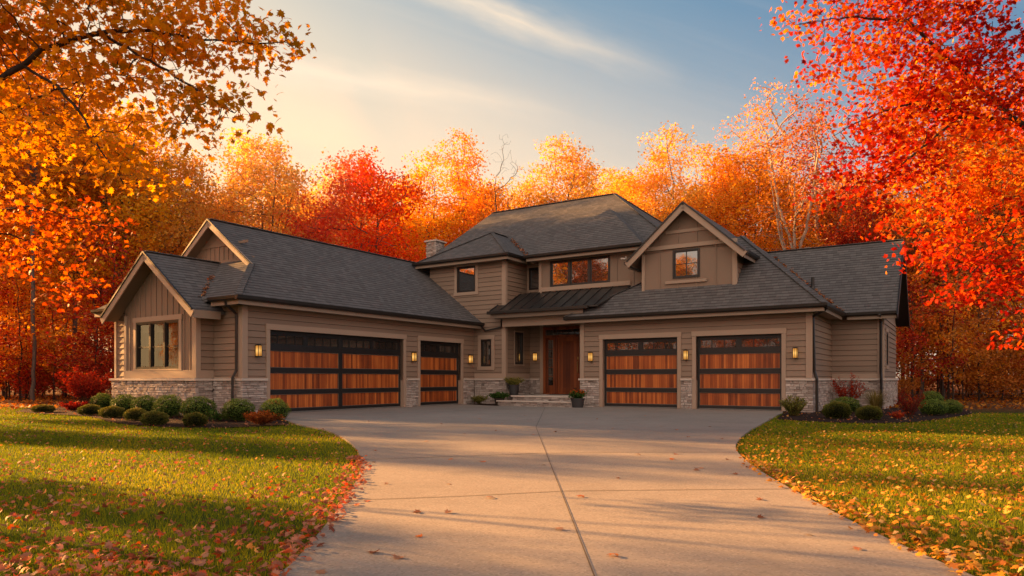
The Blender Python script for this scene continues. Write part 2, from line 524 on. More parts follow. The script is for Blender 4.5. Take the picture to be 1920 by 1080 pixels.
# ------------------------------------------------------------------ camera, sun and sky
cam_d = bpy.data.cameras.new('camera')
cam = bpy.data.objects.new('camera', cam_d)
COL.objects.link(cam)
cam.location = (0, 0, H_CAM)
cam.rotation_euler = (R(90), 0, 0)
cam_d.sensor_width = 36.0
cam_d.lens = F_PX / 1920.0 * 36.0
cam_d.shift_y = (710.0 - 540.0) / 1920.0
cam_d.clip_end = 3000.0
cam_d.clip_start = 0.05
SC.camera = cam

SUN_AZ = math.atan2(-0.90, 0.436)          # from +Y towards +X, negative = to the left
SUN_EL = R(15.0)
to_sun = Vector((math.sin(SUN_AZ) * math.cos(SUN_EL), math.cos(SUN_AZ) * math.cos(SUN_EL), math.sin(SUN_EL)))
sun_d = bpy.data.lights.new('sun', 'SUN')
sun = bpy.data.objects.new('sun', sun_d)
COL.objects.link(sun)
sun_d.energy = 24.0
sun_d.angle = R(0.6)
sun_d.color = (1.0, 0.47, 0.14)
sun.rotation_euler = to_sun.to_track_quat('Z', 'Y').to_euler()

wd = bpy.data.worlds.new('World')
SC.world = wd
wd.use_nodes = True
nt = wd.node_tree
nt.nodes.clear()
n = N(nt)
wout = nt.nodes.new('ShaderNodeOutputWorld')
bg = nt.nodes.new('ShaderNodeBackground')
sky = n.add('ShaderNodeTexSky', sky_type='NISHITA')
sky.sun_disc = False
sky.sun_elevation = SUN_EL
sky.sun_rotation = SUN_AZ
sky.air_density = 1.0
sky.dust_density = 2.5
sky.ozone_density = 1.0
d = n.tex()['Generated']
dx, dy, dz = n.sep(d)
el = n.math('MAXIMUM', dz, 0.0)
sunward = n.math('ADD', n.math('MULTIPLY', dx, to_sun.x / math.cos(SUN_EL)), n.math('MULTIPLY', dy, to_sun.y / math.cos(SUN_EL)))
sw = n.math('ADD', n.math('MULTIPLY', sunward, 0.5), 0.5, clamp=True)
# cream haze low and to the left, clear blue high and to the right
wv = n.math('SUBTRACT', n.math('SUBTRACT', 1.66, n.math('MULTIPLY', dx, 1.2)), n.math('MULTIPLY', el, 2.75))
grad = n.ramp(n.math('MULTIPLY', wv, 0.5, clamp=True), [(0.0, (0.13, 0.25, 0.385)), (0.14, (0.235, 0.335, 0.42)), (0.26, (0.45, 0.475, 0.465)), (0.38, (0.69, 0.61, 0.485)), (0.50, (0.84, 0.675, 0.48)), (0.80, (0.93, 0.69, 0.44)), (1.0, (1.05, 0.66, 0.30))])
zen = n.math('SUBTRACT', 1.0, n.math('MULTIPLY', n.math('DIVIDE', n.math('SUBTRACT', el, 0.50), 0.40, clamp=True), 0.60))
# the sky opposite the sunset, behind the photographer, is brightened as added fill for the shaded house front
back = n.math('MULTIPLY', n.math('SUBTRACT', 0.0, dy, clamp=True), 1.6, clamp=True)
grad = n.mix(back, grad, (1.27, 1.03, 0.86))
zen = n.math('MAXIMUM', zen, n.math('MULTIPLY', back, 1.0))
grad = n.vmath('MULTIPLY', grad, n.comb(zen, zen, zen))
# thin high cirrus, drawn in the sky direction
ay = n.math('MAXIMUM', dy, 0.05)
gx = n.math('DIVIDE', dx, ay)
gz = n.math('DIVIDE', dz, ay)
def streak(x0, z0, x1, z1, width, gain):
    L = math.hypot(x1 - x0, z1 - z0)
    tx, tz = (x1 - x0) / L, (z1 - z0) / L
    rx = n.math('SUBTRACT', gx, x0); rz = n.math('SUBTRACT', gz, z0)
    along = n.math('ADD', n.math('MULTIPLY', rx, tx), n.math('MULTIPLY', rz, tz))
    across = n.math('ADD', n.math('MULTIPLY', rx, -tz), n.math('MULTIPLY', rz, tx))
    wob = n.noise(n.comb(n.math('MULTIPLY', along, 5.0), n.math('MULTIPLY', across, 16.0), x0), 1.0, 6, 0.62)
    a2 = n.math('ADD', across, n.math('MULTIPLY', n.math('SUBTRACT', wob, 0.5), width * 1.6))
    core = n.math('SUBTRACT', 1.0, n.math('DIVIDE', n.math('ABSOLUTE', a2), width), clamp=True)
    endw = n.math('MULTIPLY', n.math('MULTIPLY', along, 1.0 / (0.3 * L), clamp=True),
                  n.math('MULTIPLY', n.math('SUBTRACT', L, along), 1.0 / (0.5 * L), clamp=True), clamp=True)
    wisp = n.noise(n.comb(n.math('MULTIPLY', along, 9.0), n.math('MULTIPLY', across, 60.0), 2.0), 1.0, 5, 0.6)
    fac = n.math('MULTIPLY', n.math('MULTIPLY', n.math('POWER', core, 1.4), endw), n.math('ADD', 0.55, n.math('MULTIPLY', wisp, 0.9)))
    return n.math('MULTIPLY', fac, gain)
cl = streak(-0.22, 0.605, 0.25, 0.425, 0.036, 0.80)
cl = n.math('ADD', cl, streak(-0.55, 0.49, 0.10, 0.375, 0.036, 1.0))
cl = n.math('ADD', cl, streak(-0.50, 0.72, -0.02, 0.55, 0.05, 0.35))
thin = n.noise(n.comb(n.math('MULTIPLY', n.math('ADD', gx, n.math('MULTIPLY', gz, 2.2)), 2.0), n.math('MULTIPLY', n.math('ADD', gz, n.math('MULTIPLY', gx, 0.3)), 14.0), 0.0), 1.0, 5, 0.6, 0.4)
cl = n.math('ADD', cl, n.math('MULTIPLY', n.math('SUBTRACT', thin, 0.48, clamp=True), n.math('MULTIPLY', sw, 0.75)))
cl = n.math('MULTIPLY', cl, n.math('GREATER_THAN', dy, 0.06))
ccol = n.mix(sw, (0.62, 0.55, 0.48), (1.0, 0.80, 0.57))
grad = n.mix(n.math('MINIMUM', cl, 0.9), grad, ccol)
# physical sky carries part of the light, the haze the rest (Nishita is about ten times brighter)
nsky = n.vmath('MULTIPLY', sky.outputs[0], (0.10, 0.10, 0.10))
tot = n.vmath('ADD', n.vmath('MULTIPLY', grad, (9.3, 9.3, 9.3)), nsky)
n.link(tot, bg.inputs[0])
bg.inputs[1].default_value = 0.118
n.link(bg.outputs[0], wout.inputs[0])

SC.view_settings.view_transform = 'Standard'
SC.view_settings.look = 'None'
SC.view_settings.exposure = 0.0
SC.view_settings.gamma = 1.0
SC.render.engine = 'CYCLES'
cy = SC.cycles
cy.max_bounces = 7
cy.diffuse_bounces = 3
cy.glossy_bounces = 3
cy.transmission_bounces = 4
cy.transparent_max_bounces = 6
cy.caustics_reflective = False
cy.caustics_refractive = False
cy.use_denoising = True

# ------------------------------------------------------------------ ground, driveway, beds
def flat(name, pts, z, mat, kind='structure', parent=None):
    me = bpy.data.meshes.new(name)
    bm = bmesh.new()
    vs = [bm.verts.new((x, y, z)) for x, y in pts]
    bm.faces.new(vs)
    bmesh.ops.triangulate(bm, faces=bm.faces[:])
    for f in bm.faces:
        if f.normal.z < 0: f.normal_flip()
    bm.to_mesh(me); bm.free()
    o = link_mesh(name, me, mat, parent)
    if kind: o['kind'] = kind
    return o

def smooth_poly(pts, it=3):
    """Chaikin corner cutting of an open polyline (keeps the ends)"""
    for _ in range(it):
        q = [pts[0]]
        for a, b in zip(pts[:-1], pts[1:]):
            q.append((a[0] * .75 + b[0] * .25, a[1] * .75 + b[1] * .25))
            q.append((a[0] * .25 + b[0] * .75, a[1] * .25 + b[1] * .75))
        q.append(pts[-1])
        pts = q
    return pts

GZ = -0.035
bm = bmesh.new()
bmesh.ops.create_grid(bm, x_segments=60, y_segments=60, size=900)
me = bpy.data.meshes.new('ground')
for v in bm.verts: v.co.z = GZ
bm.to_mesh(me); bm.free()
ground = link_mesh('ground', me, M['ground'])
ground['kind'] = 'structure'

left_edge = smooth_poly([G(*p) for p in [(516, 779), (560, 797), (610, 804), (648, 822), (672, 843), (678, 866), (672, 895), (650, 930), (618, 975), (580, 1020), (522, 1085)]] + [(-1.55, 2.4), (-1.7, -9.0)])
right_edge = smooth_poly([G(*p) for p in [(1468, 772.5), (1440, 788), (1402, 808), (1380, 828), (1379, 843), (1396, 862), (1440, 892), (1500, 925), (1600, 979), (1720, 1035), (1840, 1085)]] + [(2.4, 2.4), (2.6, -9.0)])
far = [tuple(W(-4.7, 23.0)[:2]), tuple(W(-4.7, 23.3)[:2]), tuple(W(-11.9, 23.3)[:2]), tuple(W(-11.9, 24.5)[:2]), tuple(W(-15.3, 24.5)[:2]), tuple(W(-15.3, 23.36)[:2]), tuple(W(-17.2, 23.36)[:2]), tuple(W(-17.2, 13.0)[:2])]
drive_outline = left_edge[::-1] + [] 
poly = list(left_edge) + list(reversed(right_edge)) + far
drv = flat('driveway', poly, 0.0, M['concrete'])
# slab edge down to the soil
mb = MB()
for edge in (left_edge, right_edge):
    for a, b in zip(edge[:-1], edge[1:]):
        mb.face([(a[0], a[1], GZ - .02), (b[0], b[1], GZ - .02), (b[0], b[1], 0), (a[0], a[1], 0)])
mb.build('slab_edge', M['concrete'], drv)

def joint(pts, w, name='control_joint'):
    mb = MB()
    for a, b in zip(pts[:-1], pts[1:]):
        a = Vector((*a, 0.004)); b = Vector((*b, 0.004))
        s = (b - a).normalized().cross(Vector((0, 0, 1))) * w / 2
        mb.face([a - s, b - s, b + s, a + s])
    return mb.build(name, M['joint'], drv)
joint([G(1022, 764), G(1005, 801), G(1052, 921), G(1118, 1090), (0.45, 2.0)], 0.009)
joint([G(668, 938), G(860, 931), G(1060, 921), G(1250, 919), G(1486, 917)], 0.014)
joint([G(682, 862), G(860, 856), G(1010, 850), G(1200, 848), G(1378, 848)], 0.016)
joint([G(1005, 801), G(800, 800), G(610, 803)], 0.012)

# planting beds
bedL = smooth_poly([G(*p) for p in [(30, 771), (95, 776), (170, 779), (215, 793), (300, 799), (400, 801), (480, 799), (543, 795)]], 2)
bedL = bedL + [G(535, 779), tuple(W(-16.9, 12.9)[:2]), tuple(W(-17.0, 12.3)[:2]), tuple(W(-18.4, 12.3)[:2]), tuple(W(-18.4, 11.8)[:2]), tuple(W(-22.1, 11.8)[:2]), tuple(W(-24.0, 12.3)[:2]), G(150, 747), G(60, 762)]
flat('mulch_bed', bedL, -0.012, M['mulch'])
bedR = smooth_poly([G(*p) for p in [(1456, 784.5), (1520, 789), (1600, 792), (1680, 792), (1740, 788), (1790, 781), (1825, 774)]], 2)
bedR = bedR + [G(1815, 768), G(1745, 758), tuple(W(-2.2, 27.5)[:2]), tuple(W(-2.2, 27.1)[:2]), tuple(W(-3.9, 27.1)[:2]), tuple(W(-3.9, 23.0)[:2]), tuple(W(-4.6, 23.0)[:2])]
flat('mulch_bed', bedR, -0.012, M['mulch'])
bedP = smooth_poly([G(870, 757.5), G(905, 760), G(932, 761)], 1) + [tuple(W(-14.85, 22.4)[:2]), tuple(W(-15.3, 23.25)[:2]), tuple(W(-16.9, 23.25)[:2])]
flat('mulch_bed', bedP, 0.006, M['mulch'])

# ------------------------------------------------------------------ the house
U0, V0 = -13.0, 22.0
OFF = (U0, V0, 0)
house = tag(empty('house', W(U0, V0), -TH), 'sprawling taupe house with charcoal shingle roofs, stone base and four wooden garage doors', 'house')

class Facade:
    """kind f: faces -v at v=pos, a runs along u; r: faces +u at u=pos, a runs along v; l: faces -u"""
    def __init__(s, kind, pos): s.k, s.p = kind, pos
    def pt(s, a, d, z):
        if s.k == 'f': return (a, s.p - d, z)
        if s.k == 'r': return (s.p + d, a, z)
        if s.k == 'l': return (s.p - d, a, z)
        return (a, s.p + d, z)
    def box(s, mb, a0, a1, d0, d1, z0, z1, tone=0.5):
        p, q = s.pt(a0, d0, z0), s.pt(a1, d1, z1)
        mb.box(p[0], q[0], p[1], q[1], min(z0, z1), max(z0, z1), tone)
    def quad(s, mb, pts, tone=0.5):
        P = [Vector(s.pt(*p)) for p in pts]
        nrm = (P[1] - P[0]).cross(P[2] - P[0])
        o = Vector(s.pt(0, 1, 0)) - Vector(s.pt(0, 0, 0))
        if nrm.dot(o) < 0: P.reverse()
        mb.face(P, tone)

def B(mb, name, mat, parent=None, **kw):
    return mb.build(name, mat, parent or house, OFF, **kw)

def lap_wall(fc, a0, a1, z0, z1, openings=(), top=None, name='wall'):
    """lap siding; openings = (a0,a1,z0,z1); top(a) optional gable line"""
    mb = MB()
    E = 0.185
    zs = {z0, z1}
    k0, k1 = math.floor(z0 / E), math.ceil(z1 / E)
    for k in range(k0, k1 + 1):
        if z0 < k * E < z1: zs.add(k * E)
    for o in openings:
        for z in o[2:4]:
            if z0 < z < z1: zs.add(z)
    zs = sorted(zs)
    rr = random.Random(int(abs(a0) * 1000) + int(z0 * 77))
    tones = {}
    for za, zb in zip(zs[:-1], zs[1:]):
        zm = (za + zb) / 2
        k = math.floor(zm / E)
        cuts = [(a0, a1)]
        for o in openings:
            if o[2] < zm < o[3]:
                nc = []
                for c in cuts:
                    if o[1] <= c[0] or o[0] >= c[1]: nc.append(c)
                    else:
                        if o[0] > c[0]: nc.append((c[0], o[0]))
                        if o[1] < c[1]: nc.append((o[1], c[1]))
                cuts = nc
        dep = lambda z: 0.004 + 0.026 * (1 - (z - k * E) / E)
        for c in cuts:
            t = tones.setdefault((k, round(c[0], 2)), 0.5 + rr.uniform(-.25, .25))
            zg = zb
            if abs(zb - (k + 1) * E) < 1e-4 and zb - za > .03:       # gap under the next board, its shade painted into the face tone
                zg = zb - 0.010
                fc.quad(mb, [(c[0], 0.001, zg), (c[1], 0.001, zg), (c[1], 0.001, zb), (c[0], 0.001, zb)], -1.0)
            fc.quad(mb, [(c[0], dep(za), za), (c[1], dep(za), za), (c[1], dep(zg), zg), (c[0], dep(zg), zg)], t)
            if abs(za - k * E) < 1e-4:
                fc.quad(mb, [(c[0], 0, za), (c[1], 0, za), (c[1], dep(za), za), (c[0], dep(za), za)], t)
    # sheathing behind the boards, split round the openings
    aa = sorted({a0, a1} | {x for o in openings for x in o[:2] if a0 < x < a1})
    zz = sorted({z0, z1} | {x for o in openings for x in o[2:4] if z0 < x < z1})
    for p, q in zip(aa[:-1], aa[1:]):
        for za, zb in zip(zz[:-1], zz[1:]):
            am, zm = (p + q) / 2, (za + zb) / 2
            if any(o[0] < am < o[1] and o[2] < zm < o[3] for o in openings): continue
            fc.box(mb, p, q, -0.12, 0.0, za, zb)
    return B(mb, name, M['siding'])

def batten_wall(fc, a0, a1, z0, z1, step, openings=(), top=None, name='wall', extra=()):
    """board and batten; top(a) gives the gable line"""
    mb = MB()
    top = top or (lambda a: z1)
    aa = sorted({a0, a1} | {x for o in openings for x in o[:2]} | ({(a0 + a1) / 2} if top(a0) != top((a0 + a1) / 2) else set()) | set(extra))
    zz = sorted({z0} | {x for o in openings for x in o[2:4]})
    for p, q in zip(aa[:-1], aa[1:]):
        am = (p + q) / 2
        for i, za in enumerate(zz):
            last = i == len(zz) - 1
            zb = None if last else zz[i + 1]
            zm = za + 0.01
            if any(o[0] < am < o[1] and o[2] < zm < o[3] for o in openings): continue
            zp, zq = (top(p), top(q)) if last else (zb, zb)
            fc.quad(mb, [(p, 0, za), (q, 0, za), (q, 0, zq), (p, 0, zp)])
    rr = random.Random(3)
    k = int((a1 - a0) / step)
    s = (a1 - a0) / k
    for i in range(1, k):
        a = a0 + i * s
        segs = [(z0, top(a) - 0.02)]
        for o in openings:
            if o[0] - .03 < a < o[1] + .03:
                segs = [x for sg in segs for x in ((sg[0], min(sg[1], o[2])), (max(sg[0], o[3]), sg[1])) if x[1] - x[0] > .05]
        for za, zb in segs:
            fc.box(mb, a - .024, a + .024, -0.004, 0.022, za, zb, 0.5 + rr.uniform(-.2, .2))
    return B(mb, name, M['batten'])

def stone_run(fc, a0, a1, z0=-0.03, z1=0.965, d=0.07, seed=1, cap=(0.0, 0.0), capped=True, bm=None):
    mb = MB()
    rr = random.Random(seed)
    z = z0
    fc.box(mb, a0 + .01, a1 - .01, -0.02, d - 0.028, z0, z1, 0.0)
    while z < z1 - 0.005:
        h = rr.choice([0.05, 0.06, 0.07, 0.08, 0.095])
        if z1 - z - h < 0.05: h = z1 - z
        a = a0
        while a < a1 - 0.005:
            w = rr.uniform(0.09, 0.30) * (1.15 if h < .08 else 0.9)
            if a1 - a - w < 0.08: w = a1 - a
            dd = d + rr.uniform(-.014, .020)
            t = min(1, max(0.12, rr.gauss(0.52, 0.2)))
            if w > .14 and h > .075 and rr.random() < .35:
                parts = [(a, a + w, z, z + h * .52), (a, a + w, z + h * .52, z + h)]
            else:
                parts = [(a, a + w, z, z + h)]
            for (p, q, za, zb) in parts:
                g = 0.004
                c = rr.uniform(.008, .016)
                tt = min(1, max(.1, t + rr.uniform(-.1, .1)))
                j = lambda: rr.uniform(-.005, .005)
                o4 = [(p + g, za + g), (q - g, za + g), (q - g, zb - g), (p + g, zb - g)]
                i4 = [(p + g + c + j(), za + g + c * .6 + j()), (q - g - c + j(), za + g + c * .6 + j()), (q - g - c + j(), zb - g - c * .6 + j()), (p + g + c + j(), zb - g - c * .6 + j())]
                e = dd - 0.016
                front = [(x, dd + rr.uniform(-.007, .007), y) for x, y in i4]
                fc.quad(mb, front, tt)
                for i in range(4):
                    k = (i + 1) % 4
                    P = [(o4[i][0], e, o4[i][1]), (o4[k][0], e, o4[k][1]), front[k], front[i]]
                    mb.face([fc.pt(*x) for x in (P if fc.k in 'fl' else P[::-1])], tt)
                    P = [(o4[i][0], -0.01, o4[i][1]), (o4[k][0], -0.01, o4[k][1]), (o4[k][0], e, o4[k][1]), (o4[i][0], e, o4[i][1])]
                    mb.face([fc.pt(*x) for x in (P if fc.k in 'fl' else P[::-1])], tt)
            a += w
        z += h
    o = B(mb, 'stone_base', M['stone'])
    if capped:
        cb = MB()
        fc.box(cb, a0 - cap[0], a1 + cap[1], -0.01, d + 0.055, z1 + .002, z1 + 0.072)
        B(cb, 'stone_cap', M['cap'], bevel=0.008)
    return o

def trim_box(items, name='trim', mat='trim'):
    rr = random.Random(len(items))
    for fc, a0, a1, d0, d1, z0, z1 in items:
        mb = MB()
        fc.box(mb, a0, a1, d0, d1, z0, z1, 0.5 + rr.uniform(-.12, .12))
        B(mb, name, M[mat], bevel=0.004)

def window(fc, a0, a1, z0, z1, lights=1, casing=0.12, head=0.0, sill=True, grid=None, glass='glass', room=True, curtain=False, meet=False):
    """frame mesh with panes (and casing, curtain) as its children"""
    mb = MB()
    fw = 0.055
    for (p, q, za, zb) in ((a0, a1, z0, z0 + fw), (a0, a1, z1 - fw, z1), (a0, a0 + fw, z0 + fw, z1 - fw), (a1 - fw, a1, z0 + fw, z1 - fw)):
        fc.box(mb, p, q, -0.09, 0.035, za, zb)
    w = (a1 - a0) / lights
    cells = []
    for i in range(lights):
        p, q = a0 + i * w, a0 + (i + 1) * w
        if i: fc.box(mb, p - 0.045, p + 0.045, -0.09, 0.031, z0 + fw, z1 - fw)
        p2, q2 = p + (0.045 if i else fw), q - (0.045 if i < lights - 1 else fw)
        # sash
        s = 0.028
        for (x0, x1, y0, y1) in ((p2, q2, z0 + fw, z0 + fw + s), (p2, q2, z1 - fw - s, z1 - fw), (p2, p2 + s, z0 + fw + s, z1 - fw - s), (q2 - s, q2, z0 + fw + s, z1 - fw - s)):
            fc.box(mb, x0, x1, -0.05, 0.012, y0, y1)
        x0, x1, y0, y1 = p2 + s, q2 - s, z0 + fw + s, z1 - fw - s
        cells.append((x0, x1, y0, y1))
        if meet:
            zc = y0 + (y1 - y0) * .46
            fc.box(mb, x0, x1, -0.048, 0.005, zc - .018, zc + .018)
        if grid:
            for gx in range(1, grid[0]):
                a = x0 + (x1 - x0) * gx / grid[0]
                fc.box(mb, a - .009, a + .009, -0.035, 0.002, y0, y1)
            for gz in range(1, grid[1]):
                zc = y0 + (y1 - y0) * gz / grid[1]
                fc.box(mb, x0, x1, -0.033, 0.001, zc - .009, zc + .009)
    f = B(mb, 'window', M['bronze'])
    for (x0, x1, y0, y1) in cells:
        g = MB()
        fc.quad(g, [(x0, -0.03, y0), (x1, -0.03, y0), (x1, -0.03, y1), (x0, -0.03, y1)])
        B(g, 'pane', M[glass], f)
    if curtain:
        c = MB()
        rr = random.Random(9)
        for (x0, x1, y0, y1) in cells:
            nn = 26
            for i in range(nn):
                t0, t1 = i / nn, (i + 1) / nn
                mid = .30 < (t0 + t1) / 2 < (.62 if x0 < a0 + w * .5 else .74)
                if mid: continue
                d0 = -0.24 + 0.03 * math.sin(t0 * 42 + x0); d1 = -0.24 + 0.03 * math.sin(t1 * 42 + x0)
                fc.quad(c, [(x0 + (x1 - x0) * t0, d0, y0 - .05), (x0 + (x1 - x0) * t1, d1, y0 - .05), (x0 + (x1 - x0) * t1, d1, y1 - .02), (x0 + (x1 - x0) * t0, d0, y1 - .02)], 0.4 + rr.uniform(-.2, .2))
            fc.box(c, x0 - .02, x1 + .02, -0.17, -0.16, y1 - 0.24, y1, 0.8)
        B(c, 'curtain', M['curtain'], f)
    if room:
        rm = MB()
        fc.box(rm, a0 - .1, a1 + .1, -1.35, -1.3, z0 - .3, z1 + .3)
        fc.box(rm, a0 - .12, a0 - .1, -1.3, -0.10, z0 - .3, z1 + .3)
        fc.box(rm, a1 + .1, a1 + .12, -1.3, -0.10, z0 - .3, z1 + .3)
        fc.box(rm, a0 - .1, a1 + .1, -1.3, -0.10, z1 + .3, z1 + .32)
        fc.box(rm, a0 - .1, a1 + .1, -1.3, -0.10, z0 - .32, z0 - .3)
        B(rm, 'room', M['dark_room'], f)
    if casing:
        t = MB()
        c = casing
        fc.box(t, a0 - c, a0, 0.0, 0.042, z0, z1, .55)
        fc.box(t, a1, a1 + c, 0.0, 0.042, z0, z1, .45)
        fc.box(t, a0 - c - head, a1 + c + head, 0.0, 0.05, z1, z1 + c * 1.15, .6)
        if sill: fc.box(t, a0 - c - .02, a1 + c + .02, 0.0, 0.062, z0 - c, z0, .5)
        B(t, 'casing', M['trim'], f, bevel=0.004)
    return f

def garage_door(fc, a0, a1, cols, lites_per, side=0.07):
    """black steel frame with cedar panels and a row of glazing; sits back in the opening"""
    mb = MB()
    D0, D1 = -0.20, -0.12        # leaf thickness
    ztop = 2.46
    zr = [(0.13, 0.56), (0.70, 1.20), (1.36, 1.86)]
    wz = (2.04, 2.35)
    fc.box(mb, a0, a1, D0 - .03, D0, 0.02, ztop)                       # backing
    rails = [(0.0, 0.13), (0.56, 0.70), (1.20, 1.36), (1.86, 2.04), (2.35, ztop)]
    for z0, z1 in rails: fc.box(mb, a0, a1, D0, D1, z0 + .004, z1)
    edges = [a0, a1]
    sides = [(a0, a0 + side), (a1 - side, a1)]
    if cols == 2:
        m = (a0 + a1) / 2
        sides.append((m - .075, m + .075))
    for (p, q) in sides: fc.box(mb, p, q, D0, D1 + .004, 0.004, ztop - .001)
    door = B(mb, 'garage_door', M['black'], bevel=0.006)
    spans = [(a0 + side, a1 - side)] if cols == 1 else [(a0 + side, (a0 + a1) / 2 - .075), ((a0 + a1) / 2 + .075, a1 - side)]
    k = 0
    for (p, q) in spans:
        for z0, z1 in zr:
            w = MB()
            k += 1
            fc.box(w, p, q, D0, D1 - .035, z0, z1, 0.13 * k + abs(a0) * .11)
            pn = B(w, 'wood_panel', M['wood'], door)
            e = MB()                                                     # thin steel bead round the panel
            for (x0, x1, y0, y1) in ((p, q, z0, z0 + .014), (p, q, z1 - .014, z1), (p, p + .014, z0 + .014, z1 - .014), (q - .014, q, z0 + .014, z1 - .014)):
                fc.box(e, x0, x1, D1 - .034, D1 - .012, y0, y1)
            B(e, 'panel_bead', M['bead'], door)
        # glazing: two windows per span, each with narrow lites
        L = q - p
        for i in range(2):
            x0 = p + L * (i * .5) + (.0 if i == 0 else .06)
            x1 = p + L * (i * .5 + .5) - (.06 if i == 0 else .0)
            g = MB()
            fc.quad(g, [(x0, D1 - .03, wz[0]), (x1, D1 - .03, wz[0]), (x1, D1 - .03, wz[1]), (x0, D1 - .03, wz[1])])
            B(g, 'pane', M['glass_dim'], door)
            m = MB()
            for (xa, xb, ya, yb) in ((x0, x1, wz[0], wz[0] + .03), (x0, x1, wz[1] - .03, wz[1]), (x0, x0 + .03, wz[0] + .03, wz[1] - .03), (x1 - .03, x1, wz[0] + .03, wz[1] - .03)):
                fc.box(m, xa, xb, D1 - .028, D1 - .008, ya, yb)
            for j in range(1, lites_per):
                a = x0 + (x1 - x0) * j / lites_per
                fc.box(m, a - .01, a + .01, D1 - .027, D1 - .012, wz[0] + .03, wz[1] - .03)
            B(m, 'muntin', M['black'], door)
        if True:
            st = MB()
            c = (p + q) / 2
            fc.box(st, c - .06, c + .06, D0, D1 - .002, wz[0], wz[1])
            B(st, 'stile', M['black'], door)
    # bottom weather strip
    s = MB()
    fc.box(s, a0 + .005, a1 - .005, D1 - .05, D1 + .012, 0.002, 0.035)
    B(s, 'weather_strip', M['strip'], door)
    # casing round the opening
    t = MB()
    fc.box(t, a0 - .13, a0, -0.14, 0.048, 0.002, ztop, .5)
    fc.box(t, a1, a1 + .13, -0.14, 0.048, 0.002, ztop, .45)
    fc.box(t, a0 - .15, a1 + .15, -0.14, 0.060, ztop, ztop + .17, .6)
    B(t, 'casing', M['trim'], door, bevel=0.005)
    return door

M['bead'] = metal_mat('panel_bead_metal', (0.16, 0.12, 0.09), 0.45)
M['strip'] = metal_mat('rubber_strip', (0.16, 0.15, 0.14), 0.8)

# --- wing with the big garage doors (its long wall faces +u)
UG, VE = -16.95, 12.26
fG = Facade('r', UG)
D1 = (13.15, 18.93); D2 = (19.85, 22.38)
lap_wall(fG, VE, 23.3, 0.97, 3.2, [(D1[0], D1[1], -1, 2.46), (D2[0], D2[1], -1, 2.46)])
garage_door(fG, D1[0], D1[1], 2, 4)
garage_door(fG, D2[0], D2[1], 1, 3)
stone_run(fG, VE - .07, D1[0] - .13, seed=11, cap=(.055, .0))
stone_run(fG, D1[1] + .13, D2[0] - .13, seed=12)
stone_run(fG, D2[1] + .13, 23.3 - .075, seed=13)
# wing end wall and the gabled bump-out in front of it
UBL, UBR, VB = -22.1, -18.3, 11.72
fE = Facade('f', VE)
lap_wall(fE, UBR, UG, 0.97, 3.2)
lap_wall(fE, -23.7, UBL, 0.97, 3.2)
fB = Facade('f', VB)
UC = -20.15
ztopB = lambda a: 4.66 - 0.75 * abs(a - UC)
batten_wall(fB, UBL, UBR, 0.97, 3.2, 0.29, [(-21.42, -19.12, 1.32, 2.76)], top=ztopB, extra=(UC,))
lap_wall(Facade('r', UBR), VB, VE, 0.97, 3.1)
lap_wall(Facade('l', UBL), VB, VE, 0.97, 3.1)
lap_wall(Facade('l', -23.7), VE, 24.0, 0.0, 3.2)
lap_wall(Facade('b', 25.0), -23.7, -19.2, 0.0, 3.2)
window(fB, -21.42, -19.12, 1.32, 2.76, 3, casing=0.13, head=.03, sill=False, glass='glass_clear', curtain=True, meet=True)
trim_box([(fB, UBL, UBR - .15, 0, .04, 1.045, 1.27), (fB, UBL, UBL + .13, 0, .038, 1.27, 3.0), (fB, UBR - .15, UBR, 0, .05, 1.045, 3.05),
          (fB, -21.56, -18.97, 0, .045, 1.27, 1.318)], 'trim')
trim_box([(Facade('r', UBR), VB - .05, VB + .1, 0, .05, 1.045, 3.0), (Facade('r', UBR), VB + .1, VE - .02, 0, .04, 1.045, 1.27),
          (fE, UBR + .04, UG - .16, 0, .036, 1.045, 1.09)], 'trim')
trim_box([(fE, UG - .15, UG, 0, .05, 1.045, 3.14), (fG, VE - .05, VE + .13, 0, .05, 1.045, 3.14),
          (fE, -23.7, -23.58, 0, .05, 1.045, 3.1), (fE, UBL - .13, UBL - .002, 0, .045, 1.045, 3.1)], 'corner_board')
stone_run(fB, UBL - .07, UBR + .07, seed=14, cap=(.055, .055))
stone_run(Facade('r', UBR), VB - .0, VE - .07, seed=15)
stone_run(fE, UBR + .07, UG + .0, seed=16, cap=(0, .0))
stone_run(fE, -23.85, UBL - .07, seed=17, cap=(.055, 0))
# --- two-storey bay and the porch recess
VBAY, UBAYR, UBAYL = 23.3, -15.4, -19.3
fA = Facade('f', VBAY)
W_up = (-17.82, -16.86, 4.64, 5.72)
W_lo = (-16.58, -16.06, 1.53, 2.64)
lap_wall(fA, UBAYL, UBAYR, 3.2, 5.95, [W_up])
lap_wall(fA, UG, UBAYR, 0.97, 3.2, [W_lo])
window(fA, *W_up, 1, casing=.13, meet=False, grid=(1, 1))
window(fA, *W_lo, 1, casing=.15, sill=True)
fAs = Facade('r', UBAYR)
VREC = 25.0
PW = (23.98, 24.62, 1.62, 2.95)
lap_wall(fAs, VBAY, VREC, 3.2, 5.95)
lap_wall(fAs, VBAY, 25.2, 0.97, 3.3, [PW])
window(fAs, *PW, 1, casing=.05)
lap_wall(Facade('l', UBAYL), VBAY, VREC, 3.0, 5.95)
trim_box([(fA, UBAYR - .14, UBAYR, 0, .045, 1.045, 5.8), (fAs, VBAY - .045, VBAY + .11, 0, .045, 1.045, 5.8)], 'corner_board')
trim_box([(fA, UG + .05, UBAYR - .14, 0, .036, 1.045, 1.24), (fAs, VBAY + .11, 25.15, 0, .036, 1.045, 1.24)], 'trim')
stone_run(fA, UG + .07, UBAYR + .07, seed=18, cap=(0, .055))
stone_run(fAs, VBAY, 25.2, seed=19)
